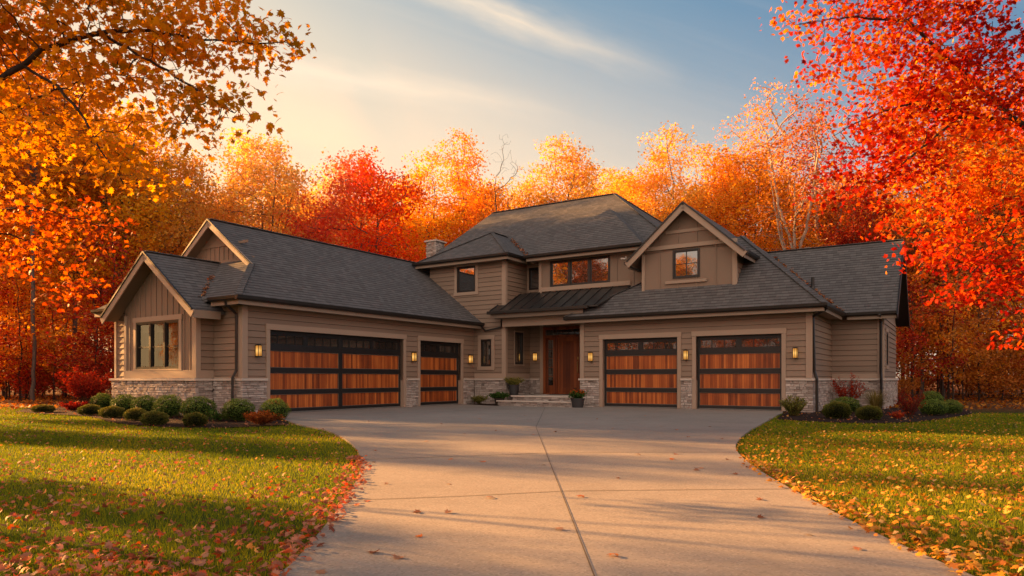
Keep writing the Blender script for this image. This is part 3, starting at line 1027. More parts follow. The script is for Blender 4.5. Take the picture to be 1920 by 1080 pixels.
# recess wall with the narrow upper window, and the porch back wall with the entrance
fR = Facade('f', VREC)
lap_wall(fR, UBAYR, -14.3, 4.2, 5.95, [(-15.3, -14.78, 4.76, 5.70)])
window(fR, -15.3, -14.78, 4.76, 5.70, 1, casing=.1)
fP = Facade('f', 25.2)
lap_wall(fP, UBAYR, -11.84, 0.40, 3.7, [(-14.72, -12.90, 0, 3.2)])
stone_run(fP, UBAYR + .07, -14.86, z0=.38, seed=20)
# upper bay with the triple window
VTB = 24.3
fT = Facade('f', VTB)
W_t = (-13.88, -11.26, 4.72, 5.74)
batten_wall(fT, -14.4, -9.6, 3.9, 5.95, 0.62, [W_t])
lap_wall(Facade('l', -14.4), VTB, VREC, 3.9, 5.95)
window(fT, *W_t, 3, casing=0)
trim_box([(fT, -14.4, -14.27, 0, .045, 4.3, 5.8), (fT, -14.27, -10.4, 0, .05, 4.55, 4.715), (fT, -14.27, -9.7, 0, .03, 5.76, 5.93)], 'trim')
# walls further back that only close the volume
lap_wall(Facade('r', -9.6), VTB, 33.0, 3.0, 5.95)
lap_wall(Facade('l', -20.9), 25.0, 33.0, 0.0, 5.95)
lap_wall(Facade('b', 33.0), -20.9, -9.6, 0.0, 5.95)
lap_wall(Facade('f', 25.0), -20.9, UBAYL, 3.0, 5.95)

# entrance: frame, plank door with pull, sidelight and transom
fr = MB()
for (p, q, z0, z1) in ((-14.72, -14.60, .4, 3.18), (-13.02, -12.90, .4, 3.18), (-14.60, -13.02, 3.06, 3.18), (-14.60, -13.02, 2.74, 2.84), (-14.16, -14.04, .4, 2.74), (-14.60, -13.02, .38, .44)):
    fP.box(fr, p, q, -.10, .05, z0, z1, .2)
fr_o = B(fr, 'entrance_frame', M['doorwood'], bevel=.006)
tm = MB(); fP.quad(tm, [(-14.60, -.04, 2.84), (-13.02, -.04, 2.84), (-13.02, -.04, 3.06), (-14.60, -.04, 3.06)])
B(tm, 'transom', M['glass'], fr_o)
tmm = MB()
for i in range(1, 6):
    a = -14.60 + 1.58 * i / 6
    fP.box(tmm, a - .012, a + .012, -.038, -.01, 2.84, 3.06)
B(tmm, 'transom_bar', M['bronze'], fr_o)
sl = MB(); fP.quad(sl, [(-14.50, -.03, .75), (-14.26, -.03, .75), (-14.26, -.03, 2.64), (-14.50, -.03, 2.64)])
B(sl, 'sidelight', M['glass'], fr_o)
slm = MB()
for z0, z1, p, q in ((.44, .75, -14.60, -14.16), (2.64, 2.74, -14.60, -14.16), (.75, 2.64, -14.60, -14.50), (.75, 2.64, -14.26, -14.16)):
    fP.box(slm, p, q, -.06, .0, z0, z1, .6)
for k in range(1, 5): fP.box(slm, -14.50, -14.26, -.028, -.008, .75 + 1.89 * k / 5 - .012, .75 + 1.89 * k / 5 + .012, .1)
B(slm, 'sidelight_frame', M['doorwood'], fr_o)
dr = MB()
fP.box(dr, -14.04, -13.02, -.07, -.02, .44, 2.74, .8)
fP.box(dr, -14.04, -13.90, -.02, .002, .44, 2.74, .4); fP.box(dr, -13.16, -13.02, -.02, .002, .44, 2.74, .3)
fP.box(dr, -13.90, -13.16, -.02, .002, .44, .66, .6); fP.box(dr, -13.90, -13.16, -.02, .002, 2.58, 2.74, .55)
door = B(dr, 'front_door', M['doorwood'], bevel=.004)
hd = MB()
hp = lambda a, d, z: fP.pt(a, d, z)
hd.tube([hp(-13.09, .0, 1.28), hp(-13.09, .06, 1.30), hp(-13.09, .06, 1.72), hp(-13.09, .0, 1.74)], .014, 8)
hd.box(*[hp(-13.12, .002, 0)[0], hp(-13.06, 0, 0)[0]], hp(0, .002, 0)[1], hp(0, .02, 0)[1], 1.82, 1.92)
B(hd, 'handle', M['brass'], door)
trim_box([(fP, -14.87, -14.72, 0, .055, .40, 3.3)], 'trim')

# porch floor, steps, beam, metal roof
st = MB()
st.box(-14.55, -11.92, 22.40, 25.2, 0.33, 0.385)
st.box(-14.95, -11.62, 21.98, 22.40, 0.15, 0.20)
B(st, 'step_tread', M['cap'], bevel=.012)
fS1, fS2 = Facade('f', 22.47), Facade('f', 22.06)
stone_run(fS1, -14.5, -11.95, z0=.0, z1=.33, d=.03, seed=31, capped=False)
stone_run(fS2, -14.9, -11.66, z0=-.02, z1=.15, d=.03, seed=32, capped=False)
sb = MB(); sb.box(-14.5, -11.95, 22.47, 25.2, 0.0, .325); sb.box(-14.9, -11.66, 22.06, 22.47, 0.0, .145)
B(sb, 'step_core', M['stone'])
mt = MB(); mt.box(-14.0, -12.95, 24.2, 24.9, .387, .402)
dm = mt.build('doormat', M['mat'], None, (U0, V0, 0)); dm.location = W(U0, V0); dm.rotation_euler = (0, 0, -TH)
tag(dm, 'thin dark doormat lying in front of the wooden front door', 'doormat')
bmx = MB(); bmx.box(UBAYR - .0, -11.78, 23.08, 23.32, 3.10, 3.62)
B(bmx, 'porch_beam', M['trim'], bevel=.006)
pc = MB(); pc.box(UBAYR, -11.8, 23.32, 25.2, 3.40, 3.44)
B(pc, 'porch_ceiling', M['soffit'])
PR = [(-15.75, 22.68, 3.70), (-11.0, 22.68, 3.70), (-10.4, 24.3, 4.53), (UBAYR, 24.3, 4.53), (UBAYR, 23.26, 4.0), (-15.75, 23.26, 4.0)]
pr = MB(); pr.slab(PR, .05)
sl_ = .83 / 1.62
zr_ = lambda v: 3.70 + (v - 22.68) * sl_
a = -15.73
while a < -11.0:
    v1 = 23.26 if a < UBAYR else 24.3
    pr.bar((a, 22.68, zr_(22.68) + .018), (a, v1, zr_(v1) + .018), .028, .04)
    a += .46
B(pr, 'porch_roof', M['seam'])
pg = MB(); pg.box(-15.80, -11.35, 22.56, 22.68, 3.58, 3.70)
pg.box(-15.80, -15.75, 22.68, 23.26, 3.60, 3.72)
B(pg, 'gutter', M['bronze'], bevel=.01)
pf = MB(); pf.box(-15.7, -11.6, 22.685, 22.72, 3.42, 3.62); pf.box(-15.7, -11.6, 22.72, 23.08, 3.42, 3.45)
B(pf, 'fascia', M['soffit'])

# --- right wing
VR, UR0, UR1 = 23.06, -11.84, -3.89
fF = Facade('f', VR)
D3 = (-10.96, -8.15); D4 = (-7.5, -4.75)
lap_wall(fF, UR0, UR1, 0.97, 3.2, [(D3[0], D3[1], -1, 2.46), (D4[0], D4[1], -1, 2.46)])
garage_door(fF, D3[0], D3[1], 1, 3)
garage_door(fF, D4[0], D4[1], 1, 3)
stone_run(fF, UR0 - .02, D3[0] - .13, seed=21, cap=(.055, 0))
stone_run(fF, D3[1] + .13, D4[0] - .13, seed=22)
stone_run(fF, D4[1] + .13, UR1 + .07, seed=23, cap=(0, .055))
fQ = Facade('r', UR1)
VK, UK = 27.0, -2.25
lap_wall(fQ, VR, VK, 0.97, 3.2)
stone_run(fQ, VR, VK - .07, seed=24)
fK = Facade('f', VK)
lap_wall(fK, UR1, UK, 0.97, 3.25)
stone_run(fK, UR1 + .07, UK + .07, seed=25, cap=(0, .055))
fZ = Facade('r', UK)
lap_wall(fZ, VK, 32.6, 0.97, 3.25, [(27.9, 28.7, 1.5, 2.7)])
window(fZ, 27.9, 28.7, 1.5, 2.7, 1, casing=.12)
stone_run(fZ, VK, 32.6, seed=26)
gz = MB(); fZ.quad(gz, [(27.0, 0, 3.25), (32.6, 0, 3.25), (29.8, 0, 5.9), (29.8, 0, 5.9)][:3])
B(gz, 'wall', M['batten'])
lap_wall(Facade('b', 32.6), -9.6, UK, 0.0, 3.25)
lap_wall(Facade('l', UR0), VR, 25.2, 0.0, 3.3)
trim_box([(fF, UR0, UR0 + .12, 0, .045, 1.045, 3.14), (fF, UR1 - .14, UR1, 0, .045, 1.045, 3.14), (fQ, VR - .045, VR + .12, 0, .045, 1.045, 3.14),
          (fK, UK - .16, UK, 0, .045, 1.045, 3.16), (fZ, VK - .045, VK + .12, 0, .045, 1.045, 3.16), (fK, UR1 + .03, UK - .16, 0, .034, 1.045, 1.2),
          (Facade('l', UR0), VR - .045, VR + .14, 0, .045, .4, 3.14)], 'corner_board')

# --- dormer
VD, DL, DR_, DC = 23.62, -9.67, -6.33, -8.0
fD = Facade('f', VD)
ztD = lambda a: 6.98 - 0.9 * abs(a - DC)
W_d = (-8.52, -7.56, 4.55, 5.55)
batten_wall(fD, DL, DR_, 4.15, 5.4, 0.56, [W_d], top=ztD, extra=(DC,))
lap_wall(Facade('r', DR_), VD, 26.2, 4.2, 5.5)
lap_wall(Facade('l', DL), VD, 26.2, 4.2, 5.5)
window(fD, *W_d, 1, casing=0, grid=(2, 2))
trim_box([(fD, DL, DL + .11, 0, .045, 4.15, 5.5), (fD, DR_ - .11, DR_, 0, .045, 4.15, 5.5), (Facade('r', DR_), VD - .045, VD + .1, 0, .045, 4.2, 5.3),
          (fD, DL - .05, DR_ + .05, 0, .09, 5.60, 5.74), (fD, -8.78, -7.30, 0, .07, 4.37, 4.47), (fD, DC - .78, DC + .78, 0, .04, 6.14, 6.25)], 'trim')

# ---------------- roofs
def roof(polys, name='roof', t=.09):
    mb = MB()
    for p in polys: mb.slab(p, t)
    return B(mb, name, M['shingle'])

def eave(fc, a0, a1, ze, wall_d, e0=0.0, e1=0.0, soffit=True, name='gutter'):
    """fc at the eave edge: gutter outside it, fascia and soffit behind"""
    g = MB()
    # half-round-ish gutter profile
    prof = [(0.0, -.125), (.07, -.125), (.115, -.085), (.125, -.005), (.108, -.005), (.0, -.02)]
    A, Bp = [], []
    for d, z in prof:
        A.append(fc.pt(a0 - e0, d, ze + z)); Bp.append(fc.pt(a1 + e1, d, ze + z))
    for i in range(len(prof)):
        j = (i + 1) % len(prof)
        g.face([A[i], A[j], Bp[j], Bp[i]])
    g.face(A); g.face(Bp[::-1])
    B(g, name, M['bronze'])
    f = MB()
    fc.box(f, a0, a1, -.035, -.002, ze - .24, ze - .06)
    if soffit: fc.box(f, a0, a1, -wall_d - .03, -.037, ze - .215, ze - .195)
    B(f, 'fascia', M['soffit2'])

M['soffit2'] = paint_mat('painted_fascia', (0.30, 0.22, 0.165), 0.55, 0.1)

def rake(pts_list, w=.20, name='rake_board', mat='trim', th=.035):
    for a, b in pts_list:
        mb = MB()
        mb.bar(a, b, th, w, up=(0, 0, 1))
        B(mb, name, M[mat])

ZE = 3.31
# wing (Dutch gable at its front end)
RW = -20.3; ZRW = 6.16; EL, ER, EV = -24.15, -16.5, 11.8
VG, VGW = 13.44, 13.80
PZ = ZE + .75 * (VG - EV)
roof([[(ER, EV, ZE), (ER, 23.4, ZE), (-18.0, 24.9, ZE + .75 * 1.5), (RW, 24.9, ZRW), (RW, VG, ZRW), (ER - (VG - EV), VG, PZ)],
      [(EL, EV, ZE), (EL + (VG - EV), VG, PZ), (RW, VG, ZRW), (RW, 25.3, ZRW), (EL, 25.3, ZE)],
      [(EL, EV, ZE), (ER, EV, ZE), (ER - 2.05, EV + 2.05, ZE + .75 * 2.05), (EL + 2.05, EV + 2.05, ZE + .75 * 2.05)]])
# gablet wall
gw = MB()
fGw = Facade('f', VGW)
gh = lambda a: ZRW - .10 - .75 * abs(a - RW)
fGw.quad(gw, [(EL + 2.0, 0, 4.7), (ER - 2.0, 0, 4.7), (ER - 2.0, 0, gh(ER - 2.0)), (RW, 0, gh(RW)), (EL + 2.0, 0, gh(EL + 2.0))])
for k in range(-6, 7):
    a = RW + k * .24
    if gh(a) - 4.8 > .1: fGw.box(gw, a - .02, a + .02, -.003, .02, 4.8, min(gh(a), 5.32))
fGw.box(gw, EL + 2.3, ER - 2.3, 0, .035, 5.32, 5.40)
fGw.box(gw, EL + 2.0, ER - 2.0, 0, .05, 4.74, 4.86)
B(gw, 'wall', M['batten'])
pk = Vector((RW, VG - .03, ZRW - .13))
rake([(pk, Vector((ER - (VG - EV) + .06, VG - .03, PZ - .12))), (pk, Vector((EL + (VG - EV) - .06, VG - .03, PZ - .12)))], .19)
sf = MB()
sf.slab([(RW, VG, ZRW - .10), (ER - 1.64, VG, PZ - .10), (ER - 1.64, VGW, PZ - .10), (RW, VGW, ZRW - .10)], .02)
sf.slab([(RW, VG, ZRW - .10), (EL + 1.64, VG, PZ - .10), (EL + 1.64, VGW, PZ - .10), (RW, VGW, ZRW - .10)], .02)
B(sf, 'soffit', M['soffit'])
eave(Facade('r', ER), EV, 23.25, ZE, .45, e0=.12)
eave(Facade('f', EV), -17.75, ER, ZE, .46)
eave(Facade('f', EV), EL, -22.5, ZE, .46)
eave(Facade('l', EL), EV, 25.3, ZE, .45)
# bump-out gable roof
VBR = 11.26; ZB = 4.77; HB = 2.42
zb = ZB - .75 * HB
roof([[(UC, VBR, ZB), (UC, 13.8, ZB), (UC + HB, 13.8 - .0, zb), (UC + HB, VBR, zb)],
      [(UC, VBR, ZB), (UC - HB, VBR, zb), (UC - HB, 13.8, zb), (UC, 13.8, ZB)]])
pk = Vector((UC, VBR - .02, ZB - .14))
rake([(pk, Vector((UC + HB - .0, VBR - .02, zb - .14))), (pk, Vector((UC - HB + .0, VBR - .02, zb - .14)))], .21)
sf = MB()
sf.slab([(UC, VBR, ZB - .10), (UC + HB, VBR, zb - .10), (UC + HB, VB, zb - .10), (UC, VB, ZB - .10)], .02)
sf.slab([(UC, VBR, ZB - .10), (UC - HB, VBR, zb - .10), (UC - HB, VB, zb - .10), (UC, VB, ZB - .10)], .02)
sf.slab([(UBR, VB, zb - .11), (UC + HB - .03, VB, zb - .11), (UC + HB - .03, VE, zb - .11), (UBR, VE, zb - .11)], .02)
B(sf, 'soffit', M['soffit'])
sf = MB(); Facade('r', UC + HB).box(sf, VBR, EV + .3, -.03, .005, zb - .24, zb - .02)
B(sf, 'fascia', M['soffit2'])
# main roof
PM = .754; ZM = 6.0; EM = 24.45
RL, RRt, VRG, ZRG = -19.95, -13.2, 29.0, 6.0 + .754 * (29.0 - 24.45)
ML, MR, MBk = -21.4, -8.65, 33.55
roof([[(ML, EM, ZM), (MR, EM, ZM), (RRt, VRG, ZRG), (RL, VRG, ZRG)],
      [(MR, EM, ZM), (MR, MBk, ZM), (RRt, VRG, ZRG)],
      [(MR, MBk, ZM), (ML, MBk, ZM), (RL, VRG, ZRG), (RRt, VRG, ZRG)],
      [(ML, MBk, ZM), (ML, EM, ZM), (RL, VRG, ZRG)]])
# left bay hip
AB, VA = -17.35, 25.2
BL, BR_, BE = -19.75, -15.0, 22.85
PBAY = .625; ZA = ZM + PBAY * (VA - BE)
vmeet = EM + (ZA - ZM) / PM
roof([[(BL, BE, ZM), (BR_, BE, ZM), (AB, VA, ZA)],
      [(BR_, BE, ZM), (BR_, EM + .02, ZM), (AB, vmeet + .03, ZA), (AB, VA, ZA)],
      [(BL, EM, ZM), (BL, BE, ZM), (AB, VA, ZA), (AB, vmeet + .03, ZA)]])
# right bay hip
TB, VTA, ZTA = -12.25, 26.4, 0
TL, TR_, TE = -14.75, -9.75, 23.85
PT = .82; ZTA = ZM + PT * (VTA - TE)
vm2 = EM + (ZTA - ZM) / PM
roof([[(TL, TE, ZM), (TR_, TE, ZM), (TB, VTA, ZTA)],
      [(TR_, TE, ZM), (TR_, EM + .02, ZM), (TB, vm2 + .03, ZTA), (TB, VTA, ZTA)],
      [(TL, EM, ZM), (TL, TE, ZM), (TB, VTA, ZTA), (TB, vm2 + .03, ZTA)]])
eave(Facade('f', BE), BL, BR_, ZM, .45, e0=.1, e1=.1)
eave(Facade('r', BR_), BE, EM - .1, ZM, .4)
eave(Facade('f', EM), BR_ + .15, TL - .02, ZM, .5)
eave(Facade('f', TE), TL, TR_, ZM, .45, e0=.1)
eave(Facade('l', BL), BE, EM, ZM, .45)
eave(Facade('f', EM), ML, BL - .14, ZM, .5)
eave(Facade('r', TR_), TE, EM, ZM, .15)
# hip and ridge cap shingles
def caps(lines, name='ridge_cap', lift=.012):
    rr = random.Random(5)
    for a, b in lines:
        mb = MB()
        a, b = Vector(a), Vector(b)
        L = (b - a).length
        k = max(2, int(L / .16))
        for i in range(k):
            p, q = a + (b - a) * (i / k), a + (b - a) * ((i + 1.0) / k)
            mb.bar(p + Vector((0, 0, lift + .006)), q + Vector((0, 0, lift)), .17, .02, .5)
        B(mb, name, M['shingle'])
caps([((RL, VRG, ZRG), (RRt, VRG, ZRG)), ((MR, EM, ZM), (RRt, VRG, ZRG)), ((BR_, BE, ZM), (AB, VA, ZA)), ((BL, BE, ZM), (AB, VA, ZA)), ((AB, VA, ZA), (AB, vmeet, ZA)),
      ((RW, VG, ZRW), (RW, 24.9, ZRW)), ((ER, EV, ZE), (ER - 1.64, VG, PZ)),
      ((UC, VBR, ZB), (UC, 13.7, ZB)), ((MR, MBk, ZM), (RRt, VRG, ZRG))])
# right wing roof
PF = .9; FV, FL, FR_ = 22.6, -12.3, -3.45
KV = 26.55; ZK = 6.24; TT = (ZK - ZE) / PF
KR = 29.8; KU = -1.8
lx, lv, lz = -9.62, 24.10, ZE + PF * 1.5
roof([[(FL, FV, ZE), (FR_, FV, ZE), (FR_ - TT, FV + TT, ZK), (-8.9, FV + TT, ZK), (lx, lv, lz)],
      [(FL, FV, ZE), (lx, lv, lz), (-8.9, FV + TT, ZK), (-8.9, 27.0, ZK), (-12.3, 27.0, ZE)],
      [(FR_, FV, ZE), (FR_, KV, ZE), (FR_ - TT, KV + TT, ZK), (FR_ - TT, FV + TT, ZK)],
      [(FR_ - TT, FV + TT, ZK), (FR_ - TT, KR, ZK), (-8.9, KR, ZK), (-8.9, FV + TT, ZK)],
      [(FR_, KV, ZE), (KU, KV, ZE), (KU, KR, ZK), (FR_ - TT - .05, KR, ZK)],
      [(KU, KR, ZK), (KU, 2 * KR - KV, ZE), (-9.6, 2 * KR - KV, ZE), (-9.6, KR, ZK)]])
caps([((FR_, FV, ZE), (FR_ - TT, FV + TT, ZK)), ((FL, FV, ZE), (lx, lv, lz)), ((KU, KR, ZK), (-7.0, KR, ZK))])
eave(Facade('f', FV), FL, FR_, ZE, .46, e1=.12)
eave(Facade('r', FR_), FV, KV - .13, ZE, .44)
eave(Facade('f', KV), FR_ + .13, KU, ZE, .45)
vend = 2 * KR - KV
rk = MB()
pk = Vector((KU + .02, KR, ZK - .12))
rake([(pk, Vector((KU + .02, KV - .1, ZE - .12 - .09))), (pk, Vector((KU + .02, vend, ZE - .12)))], .24, mat='bronze')
sf = MB()
sf.slab([(UK, KV, ZE - .10), (KU, KV, ZE - .10), (KU, KR, ZK - .10), (UK, KR, ZK - .10)], .02)
sf.slab([(UK, vend, ZE - .10), (KU, vend, ZE - .10), (KU, KR, ZK - .10), (UK, KR, ZK - .10)], .02)
B(sf, 'soffit', M['bronze'])
# dormer roof
DV = 23.2; ZD = 7.11; HD = 2.08
zd = ZD - .9 * HD
DBk = 28.5
roof([[(DC, DV, ZD), (DC, DBk, ZD), (DC + HD, DBk, zd), (DC + HD, DV, zd)],
      [(DC, DV, ZD), (DC - HD, DV, zd), (DC - HD, DBk, zd), (DC, DBk, ZD)]])
pk = Vector((DC, DV - .02, ZD - .14))
rake([(pk, Vector((DC + HD, DV - .02, zd - .14))), (pk, Vector((DC - HD, DV - .02, zd - .14)))], .22)
sf = MB()
sf.slab([(DC, DV, ZD - .10), (DC + HD, DV, zd - .10), (DC + HD, DBk, zd - .10), (DC, DBk, ZD - .10)], .02)
sf.slab([(DC, DV, ZD - .10), (DC - HD, DV, zd - .10), (DC - HD, DBk, zd - .10), (DC, DBk, ZD - .10)], .02)
B(sf, 'soffit', M['soffit'])
eave(Facade('r', DC + HD), DV, 25.6, zd, .4, soffit=False)
eave(Facade('l', DC - HD), DV, 25.0, zd, .4, soffit=False)
db = MB()
db.box(DL - .0, DR_ + .0, VD + 2.5, VD + 2.56, 4.2, 5.5)
B(db, 'wall', M['siding'])
# drip edge: thin dark line on top of the rakes
for (p, q) in (((UC, VBR - .045, ZB - .012), (UC + HB, VBR - .045, zb - .012)), ((UC, VBR - .045, ZB - .012), (UC - HB, VBR - .045, zb - .012)),
               ((DC, DV - .045, ZD - .012), (DC + HD, DV - .045, zd - .012)), ((DC, DV - .045, ZD - .012), (DC - HD, DV - .045, zd - .012)),
               ((RW, VG - .055, ZRW - .012), (ER - 1.64, VG - .055, PZ - .012)), ((RW, VG - .055, ZRW - .012), (EL + 1.64, VG - .055, PZ - .012))):
    de = MB()
    de.bar(p, q, .06, .05)
    B(de, 'drip_edge', M['bronze'])

# chimney, vent pipes, downspouts
ch = MB()
fc1, fc2 = Facade('f', 26.6), Facade('r', -21.69)
ch_o = stone_run(fc1, -22.25, -21.62, z0=5.6, z1=7.78, d=.06, seed=41, capped=False); ch_o.name = 'chimney'
c2 = stone_run(fc2, 26.54, 27.25, z0=5.6, z1=7.78, d=.06, seed=42, capped=False); c2.name = 'chimney_side'; c2.parent = ch_o
ch.box(-22.2, -21.69, 26.6, 27.25, 0.0, 7.76); k_ = B(ch, 'chimney_core', M['stone'], ch_o)
cc = MB(); cc.box(-22.32, -21.56, 26.48, 27.35, 7.79, 7.86)
B(cc, 'chimney_cap', M['cap'], ch_o)
for (u_, v_, h_) in ((-6.15, 28.9, .42), (-4.62, 27.75, .42), (-6.55, 29.2, .3)):
    vp = MB(); z_ = ZE + PF * (v_ - KV)
    vp.lathe([(0.0, z_ - .1), (.055, z_ - .1), (.055, z_ + h_), (.045, z_ + h_), (.045, z_ + h_ - .1), (0, z_ + h_ - .1)], 12, (u_, v_, 0))
    vp.lathe([(.0, z_ + .0), (.10, z_ - .03), (.06, z_ + .1)], 12, (u_, v_, 0))
    B(vp, 'vent_pipe', M['bronze'])
def downspout(pts, w=.075):
    mb = MB()
    for a, b in zip(pts[:-1], pts[1:]):
        d = (Vector(b) - Vector(a)).normalized() * .02
        mb.bar(Vector(a) - d, Vector(b) + d, w, w * .8, up=(0.3, 0.9, 0.05))
    return B(mb, 'downspout', M['bronze'], bevel=.008)
downspout([(-17.05, 11.75, 3.20), (-17.05, 11.80, 3.08), (-17.12, 12.17, 2.86), (-17.12, 12.17, 1.25), (-17.15, 12.07, 1.05), (-17.15, 12.07, 0.02)])
downspout([(FR_ + .05, 22.75, 3.18), (FR_ - .02, 22.80, 3.10), (-3.84, 23.1, 2.95), (-3.80, 23.12, 1.25), (-3.72, 23.05, 1.02), (-3.72, 23.05, .02)])
downspout([(-2.30, 26.45, 3.20), (-2.30, 26.90, 3.0), (-2.30, 26.90, 1.25), (-2.28, 26.80, 1.02), (-2.28, 26.80, .02)])
downspout([(-16.45, 23.1, 3.2), (-16.3, 23.18, 2.98), (-15.52, 23.2, 3.1), (-15.5, 23.2, 3.52)], .06)
downspout([(DC - HD - .05, 23.3, zd - .1), (DC - HD + .15, 23.45, zd - .22), (DL - .05, 23.7, zd - .3)], .06)
# small security camera under the dormer eave
cm = MB()
cm.tube([(-10.15, 23.15, 5.34), (-10.22, 23.0, 5.33)], .035, 10)
cm.tube([(-10.12, 23.2, 5.34), (-10.12, 23.2, 5.45)], .012, 6)
B(cm, 'security_camera', M['cap'])

# ---------------- wall lanterns
def lantern(fc, a, label, z=1.83):
    p = fc.pt(a, 0, z)
    loc = W(p[0], p[1], p[2])
    rz = -TH if fc.k == 'f' else -TH + R(90)
    root = tag(empty('wall_lantern', loc, rz), label, 'lantern', 'wall lanterns on the house front')
    b = MB()                 # local: x along wall, -y outwards
    b.box(-.06, .06, -.03, 0.03, -.17, .20)
    b.box(-.035, .035, -.07, -.03, .17, .205)
    b.build('back_plate', M['bronze'], root)
    f = MB()
    hw, y0, y1 = .075, -.22, -.06
    for x in (-hw, hw):
        for y in (y0, y1):
            f.box(x - .009, x + .009, y - .009, y + .009, -.18, .17)
    f.box(-hw - .015, hw + .015, y0 - .015, y1 + .015, .17, .195)
    f.box(-hw + .02, hw - .02, y0 + .02, y1 - .02, .195, .215)
    f.box(-hw - .008, hw + .008, y0 - .008, y1 + .008, -.20, -.175)
    f.box(-.006, .006, y0 - .010, y0 + .002, -.175, .17)
    f.build('cage', M['bronze'], root)
    g = MB()
    g.box(-hw + .004, hw - .004, y0 + .004, y1 - .004, -.172, .168)
    g.build('glass', M['lampglass'], root)
    root.scale = (.76, .8, .86)
    return root
lantern(fG, 12.70, 'leftmost lit wall lantern, left of the wide double garage door')
lantern(fG, 19.42, 'lit wall lantern on the wall between the double and the narrow left garage doors')
lantern(fG, 22.92, 'lit wall lantern just left of the slim ground-floor window')
lantern(fP, -15.08, 'lit wall lantern inside the porch recess left of the front door', 1.95)
lantern(fF, -11.42, 'lit wall lantern right of the front door, left of the third garage door')
lantern(fF, -7.83, 'lit wall lantern on the pier between the two right garage doors')
lantern(fF, -4.33, 'rightmost lit wall lantern, right of the last garage door')
# ------------------------------------------------------------------ vegetation
def grow(skel, attr, step, infl, kill, iters=90, droop=0.0, seed=0, up=0.0):
    """space colonisation. skel: list of polylines; the first starts at the root, later ones start at the nearest existing node"""
    rng = np.random.default_rng(seed)
    P, par = [], []
    for line in skel:
        line = [np.array(p, float) for p in line]
        if P:
            arr = np.array(P)
            prev = int(np.argmin(((arr - line[0]) ** 2).sum(1)))
        else:
            P.append(line[0]); par.append(-1); prev = 0
        for a, b in zip(([P[prev]] + line[1:-1]), line[1:]):
            L = np.linalg.norm(b - a); k = max(1, int(L / step))
            for i in range(1, k + 1):
                q = a + (b - a) * i / k + rng.normal(0, step * .07, 3)
                P.append(q); par.append(prev); prev = len(P) - 1
    A = np.array(attr, float)
    arr = np.array(P)
    near = np.full(len(A), -1); dist = np.full(len(A), 1e9)
    def upd(start):
        new = arr[start:]
        if not len(new): return
        for c in range(0, len(new), 400):
            blk = new[c:c + 400]
            d = np.sqrt(((A[:, None, :] - blk[None]) ** 2).sum(2))
            j = d.argmin(1); dm = d[np.arange(len(A)), j]
            m = dm < dist
            dist[m] = dm[m]; near[m] = start + c + j[m]
    upd(0)
    alive = dist > kill
    for it in range(iters):
        idx = np.where(alive & (dist < infl))[0]
        if not len(idx): break
        start = len(P)
        byn = {}
        for i in idx: byn.setdefault(int(near[i]), []).append(i)
        for nd, lst in byn.items():
            d = A[lst] - arr[nd]
            d /= np.linalg.norm(d, axis=1)[:, None] + 1e-9
            v = d.mean(0) + rng.normal(0, .16, 3)
            v[2] += up - droop
            v /= np.linalg.norm(v) + 1e-9
            P.append(arr[nd] + v * step); par.append(nd)
        arr = np.array(P)
        upd(start)
        alive &= dist > kill
    return arr, np.array(par)

def radii(par, n, r_tip, expo=2.4, r_max=None):
    acc = np.zeros(n); kids = np.zeros(n, int)
    for i in range(n - 1, 0, -1):
        if kids[i] == 0: acc[i] = r_tip ** expo
        acc[par[i]] += acc[i]; kids[par[i]] += 1
    r = acc ** (1 / expo)
    r[r == 0] = r_tip
    if r_max: r = np.minimum(r, r_max)
    return r, kids

def branch_mesh(name, P, par, r, k_big=9, k_small=4, r_min=0.0, flare=None):
    V, Fc = [], []
    n = len(P)
    main = {}
    for i in range(1, n):
        p = par[i]
        if p not in main or r[i] > r[main[p]]: main[p] = i
    ring = {}
    def mk(pos, d, rad, k):
        s = np.cross(d, (0.31, 0.17, 0.93))
        if np.linalg.norm(s) < .1: s = np.cross(d, (1.0, 0, 0))
        s /= np.linalg.norm(s); q = np.cross(s, d)
        b = len(V)
        for j in range(k):
            a = 2 * math.pi * j / k
            V.append(pos + s * (rad * math.cos(a)) + q * (rad * math.sin(a)))
        return b
    for i in range(1, n):
        if r[i] < r_min: continue
        p = par[i]
        d = P[i] - P[p]; L = np.linalg.norm(d)
        if L < 1e-6: continue
        d = d / L
        k = k_big if r[i] > .035 else (5 if r[i] > .012 else k_small)
        if i in main and False: pass
        dn = P[main[i]] - P[i] if i in main else d
        dn = dn / (np.linalg.norm(dn) + 1e-9)
        da = d + dn; da /= np.linalg.norm(da) + 1e-9
        if main.get(p) == i and p in ring and ring[p][1] == k: b0 = ring[p][0]
        else: b0 = mk(P[p], d, min(r[p], r[i] * 1.12), k)
        b1 = mk(P[i], da, r[i], k)
        ring[i] = (b1, k)
        for j in range(k):
            jj = (j + 1) % k
            Fc.append((b0 + j, b0 + jj, b1 + jj, b1 + j))
    return np_mesh(name, np.array(V), np.array(Fc), np.full(len(Fc), .5), smooth=True)

